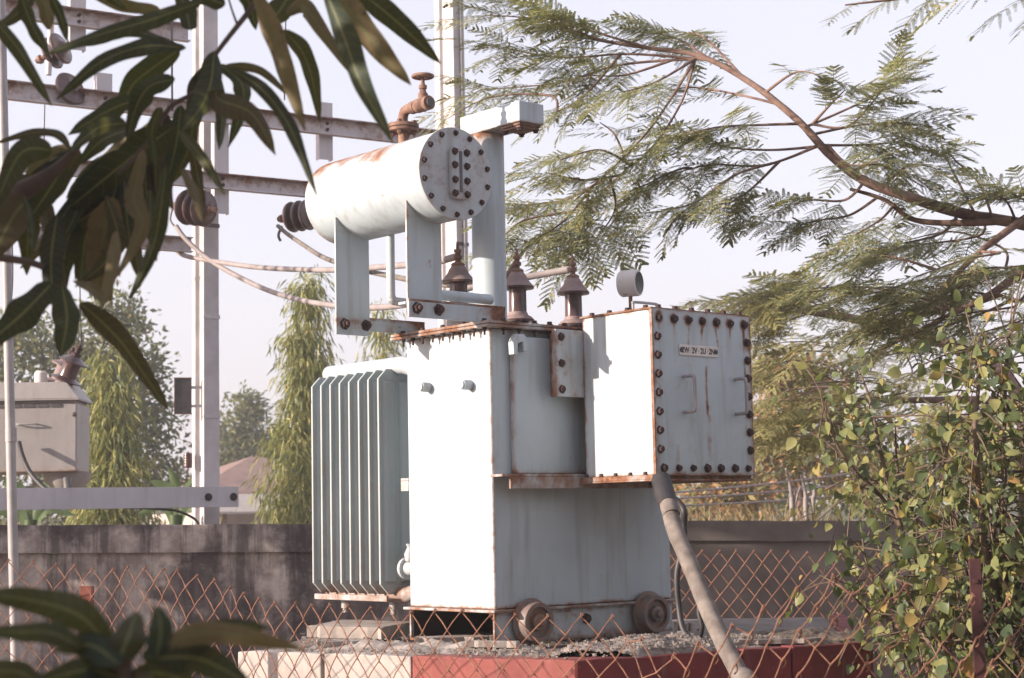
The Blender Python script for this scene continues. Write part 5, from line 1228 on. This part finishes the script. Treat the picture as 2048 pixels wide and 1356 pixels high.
for k in range(22):         # dense lower right mass
    x0 = random.uniform(1800, 2150); y0 = random.uniform(470, 640); x1 = x0 - random.uniform(120, 240); y1 = y0 + random.uniform(-20, 90)
    if x1 < 1640 and y1 < 560: continue
    D_ = FD + random.uniform(-0.5, 0.8)
    twigs.append(([at(x0, y0, D_), at((x0 + x1) / 2, (y0 + y1) / 2 - 12, D_ + random.uniform(-.2, .2)), at(x1, y1, D_ + random.uniform(-.3, .3))], 7, random.uniform(0.75, 1.0)))
feathery('feathery_tree', tro, 'feathery leaved tree with a long bare reddish branch arching across the upper right sky', limbs, twigs, 21, (0.26, 0.44), 1.72)
# second one further back behind the cable box
FB = 13.5; tr2 = at(2080, 1000, FB)
lim2 = [([(tr2.x, tr2.y, 0), (tr2.x - 0.1, tr2.y, 1.2), at(2040, 800, FB), at(1900, 690, FB), at(1720, 640, FB), at(1560, 615, FB), at(1500, 610, FB)], 0.09, 0.010), ([at(2040, 800, FB), at(1880, 800, FB), at(1700, 800, FB), at(1560, 800, FB)], 0.04, 0.008)]
tw2 = []
random.seed(9)
for k in range(14): 
    x1 = random.uniform(1470, 1610); y1 = random.uniform(585, 670); tw2.append(([at(x1 + 90, 628, FB), at(x1 + 45, (628 + y1) / 2 - 8, FB), at(x1, y1, FB + random.uniform(-.4, .4))], 8, 1.0))
for k in range(60):
    x1 = random.uniform(1480, 2000); y1 = random.uniform(690, 900) if x1 < 1720 else random.uniform(640, 960)
    if 1760 < x1 < 1900 and 660 < y1 < 860 and random.random() < 0.7: continue
    D_ = FB + random.uniform(-0.8, 1.2); tw2.append(([at(x1 + 150, y1 - 30, D_), at(x1 + 70, y1 - 26, D_), at(x1, y1, D_)], 7, random.uniform(0.8, 1.2)))
feathery('feathery_tree', tr2, 'yellowish feathery tree filling the gap behind the cable box and the shrub', lim2, tw2, 33, (0.40, 0.62), 0.75, 'feather_pale')
# tips of a nearer branch at the top right edge
ND = 5.2; tr3 = at(2700, -200, ND)
tw3 = [([at(2150, -60, ND), at(1990, -40, ND), at(1830, -30, ND)], 5, 0.9), ([at(2250, -60, ND), at(2140, -30, ND), at(2050, -20, ND)], 4, 0.9), ([at(1990, -40, ND), at(1850, -10, ND), at(1690, 10, ND)], 3, 0.55)]
feathery('feathery_tree', tr3, 'feathery tree of which only leaf tips dip into the top right edge', [([(tr3.x, tr3.y, 0), (tr3.x + 0.1, tr3.y, 1.8), (tr3.x, tr3.y, 3.0), tr3, at(2350, -90, ND), at(2150, -60, ND)], 0.09, 0.012)], tw3, 3, (0.26, 0.36), 1.0)

# ---------------------------------------------------------------- round-leaved shrub at the right
def shrub(name, label, root, stems, nleaf, size, seed, spread=0.11):
    random.seed(seed); R0 = Vector((root.x, root.y, 0)); e = tag(empty(name, R0), label, 'shrub'); C_ = []; D_ = []
    st_ = MB()
    for pts, r0, wgt in stems:
        pp = smooth_path([Vector(p) - R0 for p in pts], 8); n = len(pp); st_.tube(pp, [r0 * (1 - 0.75 * i / (n - 1)) for i in range(n)], 7)
        for k in range(int(nleaf * wgt)):
            t = random.uniform(0.18, 1.0) ** 0.8; i = min(n - 2, int(t * (n - 1))); p = pp[i].lerp(pp[i+1], t * (n - 1) - i)
            o_ = Vector((random.gauss(0, spread), random.gauss(0, spread), random.gauss(0, spread)))
            c = p + o_; C_.append(c); D_.append(o_.normalized() * 0.6 + Vector((random.uniform(-0.4, 0.4), random.uniform(-0.9, 0.2), random.uniform(-1.0, 0.1))))
            if random.random() < 0.22: st_.tube([p, p.lerp(c, 0.5) + Vector((0, 0, 0.01)), c], 0.0028, 4)
    st_.build('stem', M['stem'], e, 60)
    C_ = np.array([tuple(c) for c in C_]); D_ = np.array([tuple(c) for c in D_]); sz = size * (0.40 + 0.85 * RNG.uniform(0, 1, len(C_)) ** 1.6)
    V_, Q_ = scatter(C_, D_, sz, sz * 0.85, *OVATE_T, droop=0.12, face_up=0.3); np_mesh('leaves', V_, Q_, M['shrub_leaf'], e, True)
    return e
SD = 6.9
rt = at(1830, 1420, SD); st1 = []
def stm(pts, r, w, D=SD): st1.append(([Vector((rt.x + random.uniform(-.15, .35), rt.y + random.uniform(-.1, .3), 0))] + [at(x, y, D + random.uniform(-.12, .12)) for x, y in pts], r, w))
random.seed(4)
stm([(1850, 1250), (1800, 1050), (1760, 900), (1740, 800), (1715, 735)], 0.014, 1.1); stm([(1840, 1200), (1780, 1020), (1700, 930), (1660, 860), (1640, 780)], 0.012, 1.0); stm([(1860, 1230), (1820, 1060), (1770, 960), (1690, 1000)], 0.010, 0.8)
stm([(1880, 1240), (1850, 1080), (1800, 960), (1790, 850)], 0.012, 0.8); stm([(1800, 1260), (1740, 1150), (1720, 1040)], 0.010, 0.35); stm([(1790, 1290), (1740, 1230), (1690, 1180), (1640, 1150)], 0.010, 0.55); stm([(1850, 1300), (1800, 1200), (1760, 1150)], 0.010, 0.6); stm([(1840, 1340), (1790, 1280), (1740, 1260)], 0.010, 0.5)
shrub('shrub', 'round leaved shrub sprouting over the brown wall, left of the dark rusty post', rt, st1, 140, 0.050, 8, 0.09)
rt = at(2040, 1420, SD - 0.4); st1 = []; random.seed(6)
D2 = SD - 0.5
stm([(1990, 1200), (1960, 1000), (1950, 850), (1960, 740), (1945, 690)], 0.016, 1.2, D2); stm([(2020, 1200), (2010, 980), (2010, 800), (2020, 660)], 0.015, 1.3, D2); stm([(2080, 1200), (2070, 960), (2060, 800)], 0.015, 1.0, D2); stm([(1960, 1240), (1920, 1080), (1890, 960), (1900, 860)], 0.014, 0.9, D2)
stm([(2000, 1250), (1980, 1120), (2000, 1000)], 0.014, 0.9, D2); stm([(2060, 1270), (2060, 1150), (2040, 1050)], 0.012, 1.0, D2); stm([(1940, 1290), (1890, 1200), (1850, 1110)], 0.012, 0.8, D2); stm([(2010, 1330), (2000, 1260), (2020, 1190)], 0.012, 0.8, D2); stm([(1900, 1330), (1860, 1290), (1830, 1240)], 0.012, 0.8, D2); stm([(2080, 1330), (2070, 1290), (2040, 1240)], 0.012, 0.8, D2)
shrub('shrub', 'taller shrub with yellowing round leaves climbing at the right edge behind the dark post', rt, st1, 250, 0.052, 12, 0.11)

# ---------------------------------------------------------------- trees beyond the wall
def leafy_tree(name, label, base, H, blobs, nleaf, size, mat, trunk_r=0.12, tmpl=DIAMOND, droop=0.0, hang=0.0, group=None, aspect=0.45, seed=1, tb=None):
    """blobs: (centre xyz, radii xyz, weight) in world space"""
    rng = np.random.default_rng(seed); random.seed(seed); R0 = Vector((base.x, base.y, 0)); e = tag(empty(name, R0), label, 'tree', group)
    b = MB(); topz = max(bl[0].z for bl in blobs); bc = blobs[0][0]
    tp_ = smooth_path([Vector((0, 0, 0)), Vector((0.1, 0.05, H * 0.35)), Vector((bc.x - R0.x, bc.y - R0.y, min(topz, H) * 0.96))], 8); b.tube(tp_, [trunk_r * (1 - 0.8 * i / (len(tp_) - 1)) for i in range(len(tp_))], 9); b.build('trunk', M['bark'], e, 60)
    lb = MB(); C_ = []; D_ = []
    tw_ = sum(bl[2] for bl in blobs)
    for (c, rad_, w) in blobs:
        c = c - R0; n = int(nleaf * w / tw_)
        k = max(4, n // 70); sub = rng.normal(size=(k, 3)); sub = sub / np.linalg.norm(sub, axis=1, keepdims=True) * (rng.uniform(0.15, 1, (k, 1)) ** 0.5)
        sub = sub * np.array(rad_) + np.array(c)
        i0 = min(range(len(tp_)), key=lambda i: (tp_[i] - c).length + max(0, tp_[i].z - c.z)); 
        lb.tube([tp_[i0], (tp_[i0] + c) / 2 + Vector((0, 0, 0.1)), c], [trunk_r * 0.35, trunk_r * 0.22, trunk_r * 0.1], 6)
        for s in sub[: max(3, k // 5)]: lb.tube([c, (c + Vector(s)) / 2 + Vector((0, 0, 0.04)), Vector(s)], [trunk_r * 0.1, trunk_r * 0.07, trunk_r * 0.04], 5)
        idx = rng.integers(0, k, n); sc = 0.20 * np.array(rad_).mean() + size
        off = rng.normal(size=(n, 3)) * sc * 0.75; pts = sub[idx] + off
        dr = off / np.maximum(1e-6, np.linalg.norm(off, axis=1, keepdims=True)) + rng.normal(size=(n, 3)) * 0.7; dr[:, 2] -= hang
        C_.append(pts); D_.append(dr)
    lb.build('branch', M['bark'], e, 60)
    C_ = np.concatenate(C_); D_ = np.concatenate(D_); ln = size * rng.uniform(0.6, 1.25, len(C_))
    V_, Q_ = scatter(C_, D_, ln, ln * aspect, *tmpl, droop=droop, face_up=0.2)
    np_mesh('crown', V_, Q_, M[mat], e); return e
def cone_blobs(px, pytop, pybot, wtop, wbot, D, n=9):
    out = []
    for i in range(n):
        t = i / (n - 1); y = pytop + (pybot - pytop) * t; w = (wtop + (wbot - wtop) * t ** 0.8) * random.uniform(0.8, 1.15); c = at(px + random.uniform(-0.12, 0.12) * w, y, D)
        r_ = w * D / F / 2; out.append((c, (r_ * 0.82, r_ * 0.82, abs(pybot - pytop) * D / F / n * 0.75), 0.35 + t))
    return out
random.seed(14)
def base(px, D): return at(px, 1000, D)
G_ = 'drooping column trees beyond the wall'
leafy_tree('drooping_tree', 'tall narrow drooping tree rising behind the left side of the radiator', base(625, 21), 4.6, cone_blobs(614, 572, 1130, 28, 225, 21, 13), 13000, 0.115, 'ashoka_leaf', 0.09, STRIP, 0.35, 1.6, None, 0.17, 3)
leafy_tree('drooping_tree', 'narrow drooping tree peeping out between radiator top and drum supports', base(765, 25), 4.6, cone_blobs(766, 652, 1130, 28, 165, 25, 9), 6000, 0.14, 'ashoka_leaf', 0.09, STRIP, 0.35, 1.6, None, 0.18, 5)
leafy_tree('drooping_tree', 'yellowish drooping tree right beside the small transformer', base(222, 19.5), 3.4, cone_blobs(216, 728, 1140, 40, 205, 19.5, 10), 9500, 0.12, 'ashoka_leaf', 0.09, STRIP, 0.35, 1.6, None, 0.18, 7)
def blob(px, py, rx, ry, D, w=1.0): return (at(px, py, D), (rx * D / F, rx * D / F * 0.8, ry * D / F), w)
leafy_tree('broadleaf_tree', 'large loose grey green tree behind the small transformer at far left', base(150, 30), 5.2, [blob(230, 630, 55, 60, 30), blob(160, 720, 90, 60, 30, 1.4), blob(260, 740, 60, 60, 31), blob(60, 690, 80, 60, 30, 1.3), blob(-30, 730, 90, 70, 30), blob(290, 850, 60, 70, 31, 1.2), blob(180, 860, 90, 80, 30, 1.5), blob(60, 850, 100, 80, 30, 1.5), blob(300, 950, 70, 60, 31), blob(150, 980, 140, 70, 30, 1.6), blob(20, 980, 120, 70, 30, 1.4)], 15000, 0.14, 'tree_leaf', 0.14, seed=11)
leafy_tree('broadleaf_tree', 'small rounded hazy tree above the tin roof, right of the pale pole', base(490, 46), 4.6, [blob(492, 820, 26, 30, 46), blob(470, 870, 40, 36, 46, 1.3), blob(520, 880, 40, 40, 46, 1.3), blob(455, 930, 40, 40, 46, 1.2), blob(540, 930, 50, 40, 46, 1.3), blob(500, 960, 60, 40, 46)], 5500, 0.18, 'tree_leaf', 0.14, seed=13)
leafy_tree('broadleaf_tree', 'hazy tree flecked with orange leaves beyond the cable box', base(1590, 24), 4.0, [blob(1560, 760, 55, 45, 24), blob(1620, 770, 60, 50, 24, 1.2), blob(1540, 840, 60, 50, 24), blob(1660, 850, 70, 60, 24, 1.2), blob(1580, 900, 70, 50, 24), blob(1500, 900, 50, 60, 24), blob(1700, 930, 80, 60, 24, 1.2)], 4600, 0.13, 'autumn_leaf', 0.12, seed=17)
leafy_tree('broadleaf_tree', 'dull green tree low behind the brown wall and shrub', base(1800, 28), 3.4, [blob(1540, 960, 90, 50, 28, 1.2), blob(1700, 960, 90, 60, 28, 1.2), blob(1860, 950, 90, 60, 28, 1.2), blob(2000, 900, 90, 80, 28, 1.3), blob(1900, 880, 60, 50, 28)], 4200, 0.15, 'tree_leaf', 0.12, seed=19)
leafy_tree('broadleaf_tree', 'dull bush showing under the cable box beside dry grass', base(1440, 22), 2.4, [blob(1430, 990, 60, 40, 22), blob(1500, 980, 50, 50, 22)], 1500, 0.12, 'autumn_leaf', 0.06, seed=23)
# far wood: one mass on the skyline
rng = np.random.default_rng(5); n = 9000
xs = rng.uniform(-75, 75, n); hts = 2.6 + 1.6 * np.array([mnoise.noise(Vector((x * 0.09, 0, 0))) for x in xs]) + 0.9 * np.array([mnoise.noise(Vector((x * 0.5, 2, 0))) for x in xs])
pts = np.stack([xs, 92 + rng.uniform(0, 14, n), rng.uniform(0, 1, n) ** 0.7 * hts], 1)
V_, Q_ = scatter(pts, rand_unit(n), rng.uniform(0.5, 1.1, n), rng.uniform(0.35, 0.7, n), *DIAMOND)
tag(np_mesh('treeline', V_, Q_, M['tree_leaf']), 'far off low wood along the skyline', 'wood', kind='stuff')

# banana plants
def banana(px, py, D, leaves, label):
    q = at(px, py, D); R0 = Vector((q.x, q.y, 0)); e = tag(empty('banana_plant', R0), label, 'plant')
    b = MB(); b.tube([Vector((0, 0, 0)), Vector((0.02, 0, q.z * 0.6)), Vector((0, 0, q.z))], [0.10, 0.08, 0.05], 10); b.build('stem', M['banana_leaf'], e, 60)
    lf = Leaves()
    for (path, w) in leaves:
        P = [Vector((0, 0, q.z * 0.9))] + [at(x, y, D) - R0 for x, y in path]; lf.leaf(P, w * D / F, 0.35, 0.35, 0.03, facing=Vector((0.15, 0.75, -0.6)).normalized())
    lf.build('leaves', M['banana_leaf'], e)
banana(350, 1030, 16, [([(340, 985), (300, 962)], 30), ([(365, 980), (395, 945)], 34), ([(330, 1010), (275, 1030)], 26), ([(380, 1010), (430, 1000)], 26), ([(350, 970), (335, 935)], 22)], 'banana plant behind the pole foot, broad bright leaf under the metal board')
banana(60, 1040, 16, [([(40, 985), (5, 962)], 34), ([(80, 980), (130, 960)], 34), ([(30, 1020), (-30, 1030)], 30), ([(90, 1020), (150, 1030)], 30)], 'banana plant below the small transformer at far left')
# dry grass and bare saplings beyond the right wall
n = 1500; pts = []; 
for k in range(n):
    p = at(random.uniform(1350, 1660), 1000, random.uniform(13.5, 19)); pts.append((p.x, p.y, 0.75 + random.uniform(-0.1, 0.2)))
pts = np.array(pts); ds = rand_unit(n) * 0.45; ds[:, 2] = 1
V_, Q_ = scatter(pts, ds, RNG.uniform(0.5, 1.05, n), 0.03, *STRIP, droop=0.25); tag(np_mesh('dry_grass', V_, Q_, M['dry_grass']), 'tall dry grass beyond the brown wall', 'grass', kind='stuff')
for i, (x0, x1, yt, lb) in enumerate(((1585, 1572, 935, 'pale bare forked sapling beyond the brown wall, left one'), (1612, 1603, 948, 'pale bare sapling between two others beyond the brown wall'), (1626, 1624, 945, 'pale bare sapling nearest the shrub beyond the brown wall'))):
    q = at(x0, 1035, 15); t_ = at(x1, yt, 15); R0 = Vector((q.x, q.y, 0)); e = tag(empty('bare_sapling', R0), lb, 'sapling')
    b = MB(); b.tube(smooth_path([Vector((0, 0, 0)), q - R0, at((x0 + x1) / 2 + 4, (1035 + yt) / 2, 15) - R0, t_ - R0], 5), [0.03 - 0.0012 * j for j in range(16)], 8)
    if i == 0: b.tube([at(1590, 1010, 15) - R0, at(1596, 985, 15) - R0, at(1602, 972, 15) - R0], [0.016, 0.012, 0.008], 6)
    b.build('stem', M['cable_pale'], e, 60)

# unseen leaf mass added behind the camera to cut the sky light
rng = np.random.default_rng(8); n = 2600
pts = np.stack([rng.uniform(-14, 16, n), rng.uniform(-10.0, -5.0, n), rng.uniform(0, 1, n) ** 0.8 * 7.5], 1)
V_, Q_ = scatter(pts, rand_unit(n), rng.uniform(0.5, 1.0, n), rng.uniform(0.4, 0.7, n), *DIAMOND)
tag(np_mesh('sky_light_blocker', V_, Q_, M['tree_leaf']), 'unseen leaf mass added behind the camera to dim the sky light', 'wood', kind='stuff')

leafy_tree('broadleaf_tree', 'bushy tree added unseen past the left edge to shade the walls', Vector((-6.4, 9.3, 0)), 4.0, [(Vector((-6.3, 8.6, 1.3)), (0.8, 0.7, 0.9), 1), (Vector((-6.4, 9.5, 1.5)), (0.8, 0.8, 1.0), 1.2), (Vector((-6.2, 9.0, 2.5)), (0.8, 0.9, 0.6), 1.1), (Vector((-6.3, 9.9, 2.3)), (0.7, 0.35, 0.6), 0.8), (Vector((-6.3, 8.9, 3.5)), (0.8, 0.75, 0.7), 1.1)], 5200, 0.15, 'tree_leaf', 0.08, aspect=0.6, seed=41)  # unseen tree added between sun and walls to hold them in shade
# ================================================================== LIGHT, AIR, CAMERA
SAZ, SEL = math.radians(20.0), math.radians(14.5)          # sun: 20 degrees in front of due left, low
S = Vector((-math.cos(SAZ) * math.cos(SEL), -math.sin(SAZ) * math.cos(SEL), math.sin(SEL)))
su = bpy.data.lights.new('sun', 'SUN'); su.energy = 2.8; su.angle = math.radians(0.55); su.color = (1.0, 0.86, 0.72)
so = bpy.data.objects.new('sun', su); COL.objects.link(so); so.rotation_euler = S.to_track_quat('Z', 'Y').to_euler()
w = bpy.data.worlds.new('World'); scene.world = w; w.use_nodes = True
N = w.node_tree.nodes; Lk = w.node_tree.links; bg = N['Background']
sk = N.new('ShaderNodeTexSky'); sk.sky_type = 'NISHITA'; sk.sun_disc = False; sk.sun_elevation = SEL; sk.sun_rotation = math.atan2(S.x, S.y)
sk.dust_density = 3; sk.air_density = 1.4; sk.ozone_density = 1.0
hs_ = N.new('ShaderNodeHueSaturation'); hs_.inputs['Saturation'].default_value = 0.62
mx = N.new('ShaderNodeMix'); mx.data_type = 'RGBA'; mx.blend_type = 'MULTIPLY'; mx.inputs[0].default_value = 1.0; mx.inputs[7].default_value = (1.0, 0.94, 1.15, 1)
Lk.new(sk.outputs[0], hs_.inputs['Color']); Lk.new(hs_.outputs[0], mx.inputs[6]); ev = N.new('ShaderNodeMix'); ev.data_type = 'RGBA'; ev.inputs[0].default_value = 0.78; ev.inputs[7].default_value = (1.52, 1.48, 1.64, 1)
Lk.new(mx.outputs[2], ev.inputs[6]); Lk.new(ev.outputs[2], bg.inputs['Color'])
bg.inputs['Strength'].default_value = 0.15

cd = bpy.data.cameras.new('camera'); cam = bpy.data.objects.new('camera', cd); COL.objects.link(cam)
cd.sensor_width = 36.0; cd.lens = 36.0 * F / 2048; cd.clip_start = 0.05; cd.clip_end = 4000
R = Matrix((RT, UP, -FW)).transposed()
cam.matrix_world = Matrix.Translation(EYEP) @ R.to_4x4()
cd.dof.use_dof = True; cd.dof.focus_distance = 7.1; cd.dof.aperture_fstop = 6.3
scene.camera = cam
vs = scene.view_settings; vs.view_transform = 'Standard'; vs.look = 'None'; vs.exposure = 1.82; vs.gamma = 1.0; vs.use_curve_mapping = False

HAZE = 0.003
if HAZE > 0:
    b = MB(); b.box(-420, 420, -32, 420, -1.0, 12.0); m = bpy.data.materials.new('haze'); m.use_nodes = True; nt = m.node_tree; nt.nodes.clear()
    ou = nt.nodes.new('ShaderNodeOutputMaterial'); pv_ = nt.nodes.new('ShaderNodeVolumePrincipled'); pv_.inputs['Color'].default_value = (0.93, 0.93, 0.95, 1); pv_.inputs['Density'].default_value = HAZE; pv_.inputs['Anisotropy'].default_value = 0.25
    nt.links.new(pv_.outputs[0], ou.inputs['Volume']); tag(b.build('haze', m), 'thin warm haze in the air', 'haze', kind='stuff')
